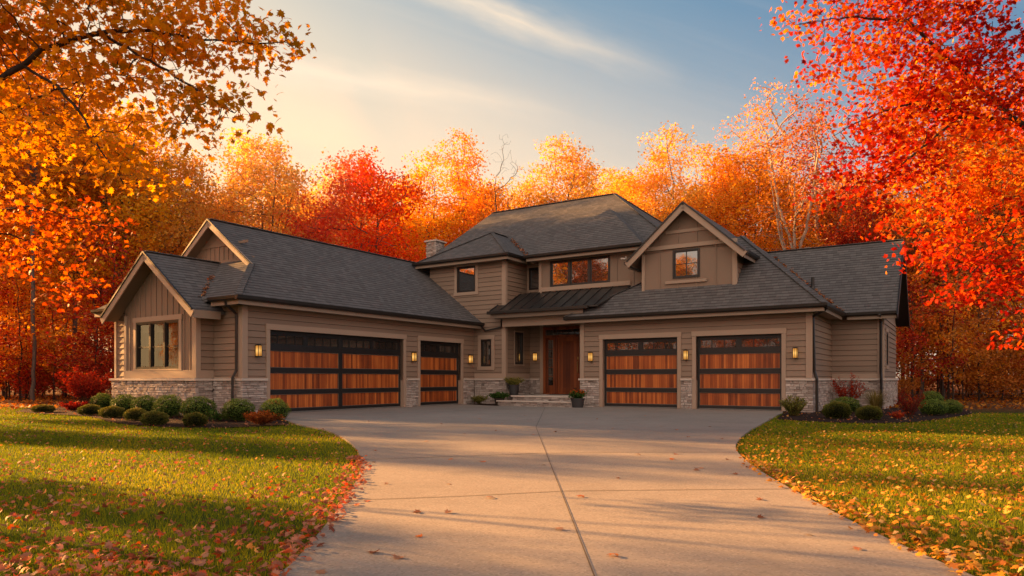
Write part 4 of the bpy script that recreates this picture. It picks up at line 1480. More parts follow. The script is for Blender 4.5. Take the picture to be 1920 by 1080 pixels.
KITE = np.array([(0, -.5, 0), (.33, .02, .06), (0, .5, -.05), (-.33, .02, .06)])
_half = [(0, 1.0), (.13, .56), (.36, .66), (.37, .34), (.86, .42), (.60, .12), (.70, -.12), (.28, -.14), (.24, -.36), (0, -.24)]
_out = _half + [(-x, y) for x, y in reversed(_half[1:-1])]
MAPLE_V = np.array([(0, .12, .0)] + [(x * .55, y * .62, -.16 * (x * x + .5 * (y - .1) ** 2)) for x, y in _out])
MAPLE_F = np.array([(0, 1 + i, 1 + (i + 1) % len(_out)) for i in range(len(_out))])
OAKLEAF_V = np.array([(0, -.5, 0), (.2, -.28, .04), (.13, -.12, .02), (.34, .1, .07), (.17, .22, .02), (.2, .42, .05), (0, .6, -.04), (-.2, .42, .05), (-.17, .22, .02), (-.34, .1, .07), (-.13, -.12, .02), (-.2, -.28, .04)])

def leaves_mesh(name, centres, sizes, normals, tones, shape='kite', rng=None, curl=None):
    """one leaf per centre; normal gives the facing, spin is random"""
    rng = rng or RNG
    n = len(centres)
    nn = normals / (np.linalg.norm(normals, axis=1)[:, None] + 1e-9)
    t = rng.normal(size=(n, 3))
    t -= (t * nn).sum(1)[:, None] * nn
    t /= np.linalg.norm(t, axis=1)[:, None] + 1e-9
    b = np.cross(nn, t)
    if shape == 'kite': SV, SF = KITE, np.array([(0, 1, 2, 3)])
    elif shape == 'oak': SV, SF = OAKLEAF_V, np.array([(0, 1, 2, 10, ), (0, 2, 10, 11)][:0] or [(1, 2, 10, 11), (2, 3, 9, 10), (3, 4, 8, 9), (4, 5, 7, 8), (0, 1, 11, 11), (5, 6, 7, 7)])
    else: SV, SF = MAPLE_V, MAPLE_F
    m = len(SV)
    X = centres[:, None, :] + sizes[:, None, None] * (SV[None, :, 0:1] * b[:, None, :] + SV[None, :, 1:2] * t[:, None, :] + SV[None, :, 2:3] * (1.0 if curl is None else curl[:, None, None]) * nn[:, None, :])
    Fc = (np.arange(n) * m)[:, None, None] + SF[None]
    return np_mesh(name, X.reshape(-1, 3), Fc.reshape(-1, SF.shape[1]), np.repeat(tones, len(SF)))

def sample_ellipsoids(ells, spacing, rng, shell=0.0):
    """roughly even random points in a union of ellipsoids (c, r)"""
    out = []
    for c, rad in ells:
        c, rad = np.array(c), np.array(rad)
        vol = 4.19 * rad.prod()
        n = max(4, int(vol / spacing ** 3 * .62))
        p = rng.normal(size=(n, 3)); p /= np.linalg.norm(p, axis=1)[:, None]
        u = rng.uniform(shell ** 3, 1, n) ** (1 / 3)
        out.append(c + p * u[:, None] * rad)
    return np.concatenate(out)

def crown_leaves(name, A, per, rad, size, rng, tone_fn, shape='kite', flat=.7, upbias=.5, svar=.35, cvar=.16):
    n = len(A) * per
    c = np.repeat(A, per, axis=0)
    off = np.clip(rng.normal(size=(n, 3)), -1.7, 1.7) * rad
    off[:, 2] *= flat
    c = c + off
    cl = np.repeat(rng.uniform(-cvar, cvar, len(A)), per)
    nor = rng.normal(size=(n, 3)); nor[:, 2] = np.abs(nor[:, 2]) * .6 + upbias
    tones = np.clip(tone_fn(c) + cl + rng.normal(0, .16, n), 0, 1)
    sz = size * (1 + rng.uniform(-svar, svar, n))
    return leaves_mesh(name, c, sz, nor, tones, shape, rng)

def make_tree(name, seed, H, ells, spacing, per, rad, size, bark, leaf, r_tip=.012, hb=None, lean=0.0, step=.42, infl=3.0, forks=0, r_min=.0, tone=.5, grad=.0, shape='kite', rmax=.26, label=None, group=None):
    rng = np.random.default_rng(seed)
    A = sample_ellipsoids(ells, spacing, rng)
    A = A[A[:, 2] > .3]
    hb = hb or H * .35
    trunk = [(0, 0, -.1), (lean * .3, .05, hb * .5), (lean * .6, -.05, hb), (lean, .1, H * .72)]
    skel = [trunk]
    for f in range(forks):
        a = rng.uniform(0, 6.28); z0 = hb * rng.uniform(.8, 1.2)
        skel.append([(lean * .5, 0, z0), (lean + math.cos(a) * 1.0, math.sin(a) * 1.0, z0 + H * .18), (lean + math.cos(a) * 1.7, math.sin(a) * 1.7, z0 + H * .4)])
    P, par = grow(skel, A, step, infl, step * 1.1, 60, seed=seed, up=.12)
    r, kids = radii(par, len(P), r_tip, 2.25, rmax)
    # root flare
    for i in range(len(P)):
        if P[i][2] < .8 and math.hypot(P[i][0], P[i][1]) < .5: r[i] *= 1 + .45 * (0.8 - max(P[i][2], 0))
    root = empty(name)
    tr = link_mesh('trunk', branch_mesh('trunk', P, par, r, 8, 3, r_min), M[bark], root)
    if per:
        ctr = np.mean([e[0] for e in ells], axis=0)
        zlo, zhi = A[:, 2].min(), A[:, 2].max()
        fn = lambda c: tone + grad * ((c[:, 2] - zlo) / (zhi - zlo) - .5) + .10 * np.sin(c[:, 0] * 1.1 + seed) * np.cos(c[:, 1] * .9 + c[:, 2] * .8)
        cr = link_mesh('crown', crown_leaves('crown', A, per, rad, size, rng, fn, shape), M[leaf], root)
    return root

def set_leaf(root, leaf=None, bark=None):
    for ch in root.children:
        key = leaf if ch.name.startswith('crown') else bark
        if key:
            ch.material_slots[0].link = 'OBJECT'
            ch.material_slots[0].material = M[key]

PROTO = {}
USED = set()
def plant(kind, x, y, s=1.0, rz=None, leaf=None, bark=None, label=None, cat='tree', group=None, sz=None, z=GZ):
    p = PROTO[kind]
    if kind not in USED:
        o = p; USED.add(kind)
    else:
        o = copy_tree(p)
    o.location = (x, y, z)
    o.rotation_euler = (0, 0, random.uniform(0, 6.28) if rz is None else rz)
    o.scale = (s, s, sz or s)
    set_leaf(o, leaf, bark)
    for k in ('label', 'category', 'group'):
        if k in o: del o[k]
    tag(o, label, cat, group)
    return o

def lobes(seed, n, R0, z0, z1, rr, rz, core=True):
    rng = np.random.default_rng(seed)
    L = []
    if core: L.append(((0, 0, (z0 + z1) / 2), (R0 * .62, R0 * .62, (z1 - z0) * .42)))
    for i in range(n):
        a = 2 * math.pi * (i + rng.uniform(-.3, .3)) / n * 2.4
        t = (i + .5) / n
        z = z0 + (z1 - z0) * t
        w = R0 * (math.sin(math.pi * (t * .78 + .18))) ** .8
        L.append(((math.cos(a) * w * .62, math.sin(a) * w * .62, z), (rr * rng.uniform(.75, 1.2), rr * rng.uniform(.75, 1.2), rz * rng.uniform(.8, 1.15))))
    L.append(((0, 0, z1 - rz * .4), (rr * .8, rr * .8, rz * .9)))
    return L

PROTO['round'] = make_tree('autumn_tree', 21, 15.5, lobes(1, 13, 4.6, 5.5, 14.5, 1.75, 1.5), .74, 34, .36, .18, 'bark_grey', 'leaf_amber', hb=5.0, forks=3, grad=.12)
PROTO['tall'] = make_tree('autumn_tree', 22, 17.0, lobes(2, 14, 3.6, 4.5, 16.4, 1.45, 1.6), .72, 34, .35, .175, 'bark_grey', 'leaf_orange', hb=5.5, forks=2, grad=.15)
PROTO['full'] = make_tree('autumn_tree', 23, 14.5, lobes(3, 15, 4.9, 3.5, 13.6, 1.8, 1.5), .76, 36, .38, .18, 'bark_grey', 'leaf_red', hb=4.0, forks=3, grad=.1)
PROTO['narrow'] = make_tree('autumn_tree', 24, 16.0, lobes(4, 11, 2.7, 5.0, 15.4, 1.25, 1.5), .68, 32, .32, .17, 'bark_grey', 'leaf_orange', hb=5.5, forks=1, grad=.15)
PROTO['airy'] = make_tree('birch_tree', 25, 19.0, lobes(5, 13, 3.8, 8.0, 18.4, 1.25, 1.35, core=True), .78, 15, .34, .165, 'bark_pale', 'leaf_orange', hb=7.5, forks=4, r_tip=.022, rmax=.27)
PROTO['bare'] = make_tree('bare_tree', 26, 16.5, lobes(6, 11, 2.0, 7.0, 16.4, 1.0, 1.7), .52, 0, .3, .2, 'bark_grey', 'leaf_orange', hb=6.5, forks=3, r_tip=.0085, rmax=.15, step=.32, infl=2.2)
PROTO['high'] = make_tree('forest_tree', 27, 17.0, lobes(7, 10, 3.4, 8.5, 16.5, 1.6, 1.3), .85, 26, .40, .20, 'bark_grey', 'leaf_rust', hb=8.0, forks=2, rmax=.24)
PROTO['sapling'] = make_tree('sapling', 28, 6.0, [((math.cos(a) * r_, math.sin(a) * r_, z_), (1.0, 1.0, .32)) for a, r_, z_ in [(0, .5, 1.5), (2, 1.0, 2.1), (4, .9, 2.7), (1, 1.1, 3.2), (3, .8, 3.8), (5, .9, 4.4), (2.2, .5, 5.0), (0.5, .2, 5.6), (5.4, 1.2, 1.9), (3.4, 1.2, 3.0)]], .42, 12, .22, .15, 'bark', 'leaf_crimson', hb=2.2, step=.3, infl=2.0, r_tip=.007, rmax=.06)
PROTO['thicket'] = make_tree('understory_shrub', 29, 2.6, [((math.cos(a) * r_, math.sin(a) * r_, z_), (.8, .8, .45)) for a, r_, z_ in [(0, .6, .7), (1.2, .8, 1.2), (2.5, .7, .8), (3.7, .8, 1.4), (5, .6, 1.0), (0, 0, 1.8), (2, .4, 2.2)]], .33, 11, .18, .12, 'bark', 'leaf_rust', hb=.6, step=.22, infl=1.5, r_tip=.006, rmax=.04)

# --- the row of trees behind the house, left to right: photo column, depth, kind, scale, leaf, bark, label
back = [
 (495, 46, 'round', 1.12, 'leaf_amber', None, 'round amber tree with open branches standing alone above the left garage roof'),
 (678, 46, 'full', 1.13, 'leaf_red', None, 'round bright red tree behind the long left garage roof'),
 (592, 52, 'full', .98, 'leaf_yellow', None, 'lower yellow tree between the amber and the red tree behind the garage roof'),
 (742, 54, 'full', .95, 'leaf_red', None, 'smaller deep red tree at the right shoulder of the bright red tree'),
 (800, 49, 'tall', .96, 'leaf_yellow', None, 'golden yellow tree above the chimney'),
 (872, 51, 'tall', 1.07, 'leaf_orange', None, 'tall orange tree just left of the bare tree behind the main roof'),
 (945, 50, 'bare', 1.07, None, None, 'leafless tree with fine grey twigs behind the main roof'),
 (985, 55, 'narrow', .92, 'leaf_amber', None, 'small amber tree at the right foot of the bare tree'),
 (1058, 49, 'tall', 1.04, 'leaf_amber', None, 'pointed gold tree above the ridge of the main roof'),
 (1020, 57, 'full', .98, 'leaf_yellow', None, 'yellow-gold tree low behind the left end of the main ridge'),
 (1128, 52, 'narrow', .97, 'leaf_amber', None, 'narrow amber tree above the right end of the main ridge'),
 (1178, 50, 'narrow', 1.0, 'leaf_amber', None, 'amber tree between the main ridge and the dormer gable'),
 (1252, 48, 'tall', 1.03, 'leaf_amber', None, 'tall golden amber tree straight above the dormer gable'),
 (1215, 56, 'full', .98, 'leaf_yellow', None, 'broad yellow tree low behind the dormer gable'),
 (1335, 49, 'tall', 1.0, 'leaf_amber', None, 'golden tree with a narrow top just right of the dormer gable'),
 (1400, 46, 'round', 1.06, 'leaf_orange', None, 'broad orange tree right of the dormer, left of the pale birch'),
 (1432, 52, 'airy', 1.20, 'leaf_orange', 'bark_pale', 'tallest thinly leaved tree rising left of the red maple'),
 (1490, 40, 'airy', .93, 'leaf_rust', 'bark_pale', 'pale barked forking birch above the right wing roof'),
 (1535, 50, 'airy', 1.10, 'leaf_crimson', 'bark_pale', 'thin twiggy tree beside the top left edge of the red maple'),
 (1565, 50, 'full', 1.0, 'leaf_rust', None, 'rust brown tree above the ridge of the right wing'),
 (1620, 46, 'tall', .80, 'leaf_crimson', None, 'dull crimson tree behind the right end of the right wing roof'),
 (1660, 53, 'round', .95, 'leaf_orange', None, 'orange tree half hidden behind the red maple at the right wing gable'),
 (395, 50, 'full', 1.0, 'leaf_amber', None, 'amber tree behind the peak of the left garage gable'),
 (215, 49, 'tall', 1.10, 'leaf_amber', None, 'hazy golden tree below the end of the left maple branches'),
 (120, 46, 'round', 1.05, 'leaf_yellow', None, 'hazy yellow tree low behind the left maple branches'),
 (35, 49, 'tall', 1.05, 'leaf_orange', None, 'orange tree at the left edge of the photo behind the maple branches'),
]
for px, Y, kind, s, leaf, bark, label in back:
    plant(kind, PX(px, Y), Y, s, None, leaf, bark, label, 'tree')

random.seed(11)
for px, Y, kind, s, leaf in ((440, 58, 'tall', 1.02, 'leaf_amber'), (556, 60, 'round', 1.12, 'leaf_yellow'), (640, 58, 'full', 1.15, 'leaf_amber'), (765, 60, 'round', 1.15, 'leaf_yellow'), (925, 58, 'full', 1.20, 'leaf_amber'),
                             (1003, 61, 'tall', 1.12, 'leaf_amber'), (1112, 59, 'full', 1.22, 'leaf_amber'), (1190, 61, 'round', 1.2, 'leaf_amber'), (1305, 58, 'full', 1.2, 'leaf_rust'), (1372, 60, 'tall', 1.1, 'leaf_orange'), (1600, 58, 'round', 1.2, 'leaf_orange'), (1500, 62, 'full', 1.3, 'leaf_orange')):
    plant(kind, PX(px, Y), Y, s, None, leaf, None, 'tree of the second row behind the house, filling the gaps between the front crowns', 'tree', 'second row of trees behind the house')
# second rows fill the gaps
kinds = ['full', 'tall', 'round', 'narrow']
cols = ['leaf_amber', 'leaf_amber', 'leaf_orange', 'leaf_orange', 'leaf_yellow', 'leaf_amber']
for i in range(30):
    Y = random.uniform(62, 84)
    px = -60 + (i + random.uniform(-.3, .3)) * 2040 / 29
    far_s = random.uniform(1.0, 1.22) * (1.0 if 330 < px < 1500 else 1.12)
    plant(random.choice(kinds), PX(px, Y), Y, far_s, None, random.choice(cols), None, 'far autumn tree filling the gaps in the wood behind the house', 'tree', 'far trees of the wood behind the house')
# wood on the left of the house: tall trunks, saplings, thickets
for px, Y, s, leaf, label in ((62, 33, 1.1, 'leaf_rust', 'thick grey trunked tree at the left edge of the lawn'), (178, 41, 1.0, 'leaf_orange', 'leaning dark trunked tree just left of the gabled bump-out'),
                              (120, 44, 1.0, 'leaf_rust', 'slender grey trunk between the thick trunk and the bump-out'), (8, 40, 1.0, 'leaf_orange', 'grey trunk at the far left edge of the photo'),
                              (1728, 36, 1.0, 'leaf_rust', 'pale grey trunk just right of the right wing gable'), (1768, 35, 1.0, 'leaf_orange', 'second grey trunk right of the right wing gable'),
                              (1850, 38, 1.02, 'leaf_rust', 'dark trunk near the right edge of the photo'), (1905, 43, 1.0, 'leaf_amber', 'grey trunk at the far right edge of the photo')):
    plant('high', PX(px, Y), Y, s, None, leaf, 'bark_grey', label, 'tree')
for i in range(46):
    left = i % 2 == 0
    Y = random.uniform(42, 60)
    px = random.uniform(-30, 330) if left else random.uniform(1640, 2060)
    plant('high' if i % 3 else 'narrow', PX(px, Y), Y, random.uniform(.75, 1.05), None, random.choice(['leaf_rust', 'leaf_orange', 'leaf_amber', 'leaf_rust']), 'bark_grey',
          'slender trunked tree deep in the %s woods' % ('left' if left else 'right'), 'tree', 'slender trees of the %s woods' % ('left' if left else 'right'))
for i in range(72):
    left = i % 2 == 0
    Y = random.uniform(31, 52)
    px = random.uniform(-120, 260 if Y < 36 else 330) if left else random.uniform(1690 if Y < 38 else 1640, 2060)
    plant('sapling', PX(px, Y), Y, random.uniform(.8, 1.35), None, random.choice(['leaf_crimson', 'leaf_red', 'leaf_rust', 'leaf_orange'] if left else ['leaf_rust', 'leaf_orange', 'leaf_rust', 'leaf_crimson', 'leaf_amber']), None,
          'thin %s leaved sapling under the %s woods' % (('red', 'left') if left else ('rust', 'right')), 'sapling', 'saplings under the %s woods' % ('left' if left else 'right'))
for i in range(44):
    left = i % 2 == 0
    Y = random.uniform(30, 46)
    px = random.uniform(-120, 205) if left else random.uniform(1715, 2060)
    plant('thicket', PX(px, Y), Y, random.uniform(.7, 1.3), None, random.choice(['leaf_crimson', 'leaf_rust', 'leaf_rust']), None,
          'low rust coloured bush on the floor of the %s woods' % ('left' if left else 'right'), 'bush', 'bushes on the floor of the %s woods' % ('left' if left else 'right'))
# the wood goes on around the lawn (seen in the window panes)
for i in range(15):
    a = (-1.80 + .105 * i if i < 10 else 1.05 + .12 * (i - 10)) + random.uniform(-.03, .03)   # bearing from straight behind
    Rr = random.uniform(34, 46)
    cx, cy = math.sin(a) * Rr, -math.cos(a) * Rr + 4
    plant(random.choice(['full', 'round', 'tall', 'full']), cx, cy, random.uniform(.9, 1.15), None, random.choice(['leaf_orange', 'leaf_rust', 'leaf_amber']), None,
          'autumn tree across the lawn, mirrored in the upper window panes', 'tree', 'trees mirrored in the windows')
# unseen trees added left of the picture to lay long shadows across lawn and driveway
for i, (x, y, k, s) in enumerate([(-15.5, 15.8, 'full', .28), (-17.6, 20.0, 'round', .31), (-19.6, 23.1, 'narrow', .62), (-8.7, 8.3, 'full', .17), (-22.0, 19.5, 'narrow', .56), (-18.5, 10.9, 'round', .62), (-26.0, 24.3, 'airy', .55), (-26.5, 15.1, 'high', .88), (-33.0, 32.0, 'airy', .82)]):
    plant(k, x, y, s, None, 'leaf_orange', None, 'unseen tree left of the lawn beyond the picture edge, added to throw its shadow over the ground', 'tree', 'unseen shadow casting trees left of the lawn')
# tall trees of the wood edge left of the house; they keep the evening sun off all but its highest ridge
for px, Y, kind, sc_, leaf, label in ((-40, 37.0, 'full', 1.2, 'leaf_orange', 'tall orange tree at the wood edge just outside the left border'), (48, 38.0, 'round', 1.14, 'leaf_yellow', 'tall golden tree behind the lowest left maple bough'),
                                      (140, 39.0, 'tall', 1.04, 'leaf_yellow', 'tall yellow tree showing through the gap under the left maple'), (232, 40.0, 'round', 1.10, 'leaf_yellow', 'tall hazy golden tree left of the gabled bump-out roof'),
                                      (322, 41.5, 'round', .92, 'leaf_amber', 'golden tree just left of the peak of the garage gable')):
    plant(kind, PX(px, Y), Y, sc_, None, leaf, None, label, 'tree')

# --- the two maples in the foreground
def P3(px, py, Y): return (PX(px, Y), Y, H_CAM + (710 - py) / F_PX * Y)
def ell(px, py, rx, ry, Y, ry3):
    s = Y / F_PX
    return (P3(px, py, Y), (rx * s, ry3, ry * s))

def maple(name, seed, skel, ells, spacing, per, rad, size, leaf, label, tone, step, infl, r_tip, rmax, tone_fn=None, droop=.0):
    rng = np.random.default_rng(seed)
    A = sample_ellipsoids(ells, spacing, rng)
    P, par = grow(skel, A, step, infl, step * 1.15, 80, seed=seed, droop=droop)
    r, kids = radii(par, len(P), r_tip, 2.2, rmax)
    x0, y0 = skel[0][0][0], skel[0][0][1]
    root = tag(empty(name, (x0, y0, GZ)), label, 'tree')
    o = np.array((x0, y0, GZ))
    link_mesh('trunk', branch_mesh('trunk', P - o, par, r, 10, 4), M['bark'], root)
    fn = tone_fn or (lambda c: tone + .16 * np.sin(c[:, 0] * 2.3 + seed) * np.cos(c[:, 2] * 2.1 + c[:, 1]))
    link_mesh('crown', crown_leaves('crown', A - o, per, rad, size, rng, fn, 'maple', flat=.5, upbias=.45, cvar=.3), M[leaf], root)
    return root

YL = 6.2
trunkL = (-7.0, 6.4)
skelL = [[(*trunkL, 0), (-7.0, 6.4, 1.2), (-6.8, 6.35, 2.2), (-6.1, 6.3, 2.95), P3(0, 150, YL), P3(80, 92, YL), P3(185, 61, YL), P3(300, 124, YL), P3(400, 190, 6.0), P3(440, 212, 5.9)],
         [P3(185, 61, YL), P3(260, 58, 6.3), P3(360, 72, 6.4), P3(470, 82, 6.4), P3(530, 78, 6.4)],
         [(-6.5, 6.33, 2.6), P3(0, 212, 6.5), P3(60, 186, 6.5), P3(190, 138, 6.5), P3(290, 150, 6.5)],
         [P3(50, 122, YL), P3(110, 165, 6.1), P3(150, 210, 6.0), P3(185, 275, 5.9), P3(232, 345, 5.8)],
         [(-6.1, 6.3, 2.95), (-5.2, 6.6, 4.6), (-4.3, 6.9, 5.6), (-3.0, 7.0, 6.0)],
         [(-6.8, 6.35, 2.2), (-7.4, 5.6, 4.0), (-8.0, 5.0, 5.4)]]
ellL = [ell(120, 20, 190, 80, 6.2, .9), ell(330, 20, 150, 70, 6.3, .8), ell(470, 95, 85, 45, 6.4, .5), ell(420, 40, 80, 45, 6.4, .5), ell(300, 110, 120, 55, 6.2, .7), ell(390, 200, 85, 45, 6.0, .5), ell(250, 185, 110, 55, 6.2, .7),
        ell(445, 215, 45, 28, 5.9, .3), ell(350, 250, 50, 26, 5.9, .35), ell(60, 230, 110, 60, 6.4, .7), ell(180, 255, 100, 50, 6.1, .6), ell(90, 110, 110, 60, 6.6, .6), ell(245, 320, 70, 34, 5.9, .35), ell(290, 345, 50, 22, 5.8, .3), ell(130, 320, 60, 35, 6.2, .4),
        ell(10, 300, 70, 60, 6.5, .5), ell(530, 80, 40, 25, 6.4, .3),
        ell(150, -130, 380, 90, 6.6, 1.0), ell(-130, 40, 140, 140, 6.4, 1.0), ell(-330, -90, 200, 150, 6.0, 1.3)]
maple('maple_tree', 51, skelL, ellL, .225, 17, .125, .080, 'leaf_olive', 'foreground maple on the left with dark limbs and olive-orange leaves reaching over the photo', .5, .10, 1.2, .0032, .16)
YM = 9.0
skelM = [[(-9.2, 9.3, 0), (-9.2, 9.3, 1.5), (-8.9, 9.25, 2.3), P3(-60, 440, YM), P3(20, 440, YM), P3(90, 470, YM), P3(130, 515, YM)],
         [(-8.9, 9.25, 2.3), P3(-40, 400, 9.2), P3(60, 385, 9.2), P3(170, 420, 9.0), P3(220, 430, 8.9)],
         [(-9.2, 9.3, 1.5), (-9.3, 9.4, 3.2), P3(-90, 250, 9.4), P3(0, 300, 9.3), P3(90, 330, 9.2)],
         [(-9.3, 9.4, 3.2), (-9.8, 9.6, 5.0)]]
ellM = [ell(40, 420, 110, 45, 9.0, .8), ell(150, 410, 90, 38, 9.0, .6), ell(90, 470, 95, 34, 8.9, .6), ell(130, 520, 55, 30, 8.9, .4), ell(20, 500, 60, 30, 9.0, .5), ell(195, 455, 42, 26, 8.9, .35), ell(120, 556, 28, 16, 8.9, .25),
        ell(-200, 60, 180, 120, 9.4, 1.4)]
maple('maple_tree', 52, skelM, ellM, .27, 18, .15, .082, 'leaf_ember', 'glowing orange maple boughs hanging low at the left edge', .45, .12, 1.4, .0035, .15)
YR = 8.8
skelR = [[(9.4, 9.4, 0), (9.4, 9.4, 1.6), (9.2, 9.35, 2.6), P3(2020, 300, 9.0), P3(1900, 225, 8.9), P3(1800, 218, 8.8), P3(1720, 285, 8.6), P3(1645, 345, 8.5)],
         [P3(1900, 225, 8.9), P3(1800, 130, 8.9), P3(1700, 40, 8.8), P3(1590, 30, 8.7), P3(1490, 48, 8.6)],
         [(9.2, 9.35, 2.6), P3(2010, 420, 9.2), P3(1900, 400, 9.0), P3(1800, 420, 8.9), P3(1720, 440, 8.8)],
         [P3(1800, 218, 8.8), P3(1720, 190, 8.7), P3(1640, 215, 8.6), P3(1560, 255, 8.5)],
         [P3(1900, 400, 9.0), P3(1850, 480, 8.8), P3(1800, 540, 8.7)],
         [(9.2, 9.35, 2.6), (9.0, 9.3, 4.5), (8.2, 9.2, 6.2), (7.0, 9.0, 7.0)]]
ellR = [ell(1560, 42, 85, 40, 8.7, .5), ell(1660, 40, 100, 60, 8.8, .7), ell(1790, 60, 130, 90, 8.9, .9), ell(1600, 120, 75, 50, 8.6, .6), ell(1700, 160, 110, 70, 8.7, .8), ell(1830, 190, 110, 90, 8.8, .9), ell(1610, 235, 75, 50, 8.6, .5), ell(1700, 270, 90, 60, 8.6, .7), ell(1590, 310, 60, 40, 8.5, .5),
        ell(1660, 345, 75, 45, 8.5, .5), ell(1800, 320, 110, 70, 8.7, .8), ell(1740, 410, 75, 50, 8.6, .6), ell(1860, 420, 100, 80, 8.8, .8), ell(1575, 365, 38, 24, 8.5, .3), ell(1720, 480, 38, 28, 8.6, .35), ell(1800, 490, 70, 45, 8.6, .5), ell(1900, 530, 80, 60, 8.7, .6), ell(1830, 560, 60, 30, 8.6, .4), ell(1500, 45, 35, 22, 8.6, .3),
        ell(1780, -90, 260, 80, 9.0, 1.0), ell(2060, 150, 150, 180, 9.2, 1.3), ell(2080, 430, 130, 140, 9.2, 1.1), ell(1950, 620, 60, 35, 8.8, .4)]
def toneR(c):
    # redder outside and high up, more gold on the inner lower boughs
    return np.clip(.38 + .30 * np.sin(c[:, 0] * 1.7 + 1.0) * np.cos(c[:, 2] * 1.9) + .12 * np.sin(c[:, 1] * 4 + c[:, 2] * 3), 0, 1)
maple('maple_tree', 53, skelR, ellR, .27, 30, .165, .073, 'leaf_maple', 'foreground maple on the right with blazing red and orange leaves', .4, .12, 1.4, .0036, .17, toneR)

# --- shrubs
def ball_shrub(name, seed, n, size, leaf, core_tone=.0, squash=1.0, spiky=False):
    """unit shrub: about 1 m wide and 1 m high, scaled when planted; base at z=0"""
    rng = np.random.default_rng(seed)
    p = rng.normal(size=(n, 3)); p /= np.linalg.norm(p, axis=1)[:, None]
    p = p[p[:, 2] > -.72]
    n = len(p)
    bumpy = 1 + .06 * np.sin(p[:, 0] * 7 + seed) * np.cos(p[:, 1] * 6) + .04 * np.sin(p[:, 2] * 9 + p[:, 0] * 5)
    rad = .5 * bumpy * rng.uniform(.80, 1.02, n)
    c = p * rad[:, None]
    c[:, 2] = (c[:, 2] / .5 * .5 + .40) / .92
    nor = p * 1.0 + rng.normal(size=(n, 3)) * .7
    if spiky: nor = np.cross(p, rng.normal(size=(n, 3)))
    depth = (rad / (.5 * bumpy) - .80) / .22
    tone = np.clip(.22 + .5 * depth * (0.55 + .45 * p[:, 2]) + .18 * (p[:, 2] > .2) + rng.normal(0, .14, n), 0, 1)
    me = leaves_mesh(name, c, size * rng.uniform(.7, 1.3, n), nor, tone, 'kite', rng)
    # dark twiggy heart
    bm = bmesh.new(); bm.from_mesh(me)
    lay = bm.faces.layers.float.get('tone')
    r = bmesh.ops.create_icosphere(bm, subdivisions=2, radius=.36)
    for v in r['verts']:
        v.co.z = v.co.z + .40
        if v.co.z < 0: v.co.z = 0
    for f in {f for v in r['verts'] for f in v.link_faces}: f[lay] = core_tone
    bm.to_mesh(me); bm.free()
    me.materials.append(M[leaf])
    return me

def stem_shrub(seed, n, h, spread, per, lsize, leaf, stem='stem', rstem=.006, lean=.5, shape='kite', start=.35, tone=.5):
    """arching stems with leaves along them; returns (stem mesh, leaf mesh)"""
    rng = np.random.default_rng(seed)
    mb = MB(); C, Nn, T = [], [], []
    for i in range(n):
        a = rng.uniform(0, 6.28); rr = spread * math.sqrt(rng.uniform(.02, 1)); hh = h * rng.uniform(.6, 1.0) * (1 - .25 * rr / spread)
        pts = []
        for k in range(6):
            t = k / 5
            w = rr * (t ** (1.0 + lean)) + .04
            pts.append((math.cos(a) * w + rng.normal(0, .01), math.sin(a) * w + rng.normal(0, .01), hh * (t - .16 * lean * t * t)))
        mb.tube(pts, [rstem * (1 - .13 * k) for k in range(6)], 4)
        for j in range(per):
            t = rng.uniform(start, 1.0); k = min(4, int(t * 5)); f = t * 5 - k
            q = np.array(pts[k]) * (1 - f) + np.array(pts[k + 1]) * f + rng.normal(0, lsize * .55, 3)
            q[2] = max(q[2], .01)
            C.append(q); Nn.append(rng.normal(size=3) + np.array((0, 0, .5))); T.append(np.clip(tone + (t - .6) * .4 + rng.normal(0, .16), 0, 1))
    lm = leaves_mesh('foliage', np.array(C), lsize * rng.uniform(.7, 1.35, len(C)), np.array(Nn), np.array(T), shape, rng)
    return mb, lm

def blade_clump(seed, n, h, spread, w, leaf_key, arch=.8):
    rng = np.random.default_rng(seed)
    V, Fc, T = [], [], []
    for i in range(n):
        a = rng.uniform(0, 6.28); rr = spread * rng.uniform(.15, 1); hh = h * rng.uniform(.55, 1.05)
        b0 = np.array((math.cos(a), math.sin(a), 0)) * rng.uniform(0, .12) * spread
        s = np.array((-math.sin(a), math.cos(a), 0)) * w
        base = len(V); seg = 4
        for k in range(seg + 1):
            t = k / seg
            p = b0 + np.array((math.cos(a), math.sin(a), 0)) * rr * t ** 1.7 + np.array((0, 0, hh * (t - .30 * arch * t ** 3)))
            ww = (1 - t * .85)
            V.append(p - s * ww); V.append(p + s * ww)
        tt = np.clip(rng.normal(.5, .2), 0, 1)
        for k in range(seg):
            Fc.append((base + 2 * k, base + 2 * k + 1, base + 2 * k + 3, base + 2 * k + 2)); T.append(tt)
    return np_mesh('foliage', np.array(V), np.array(Fc), np.array(T))

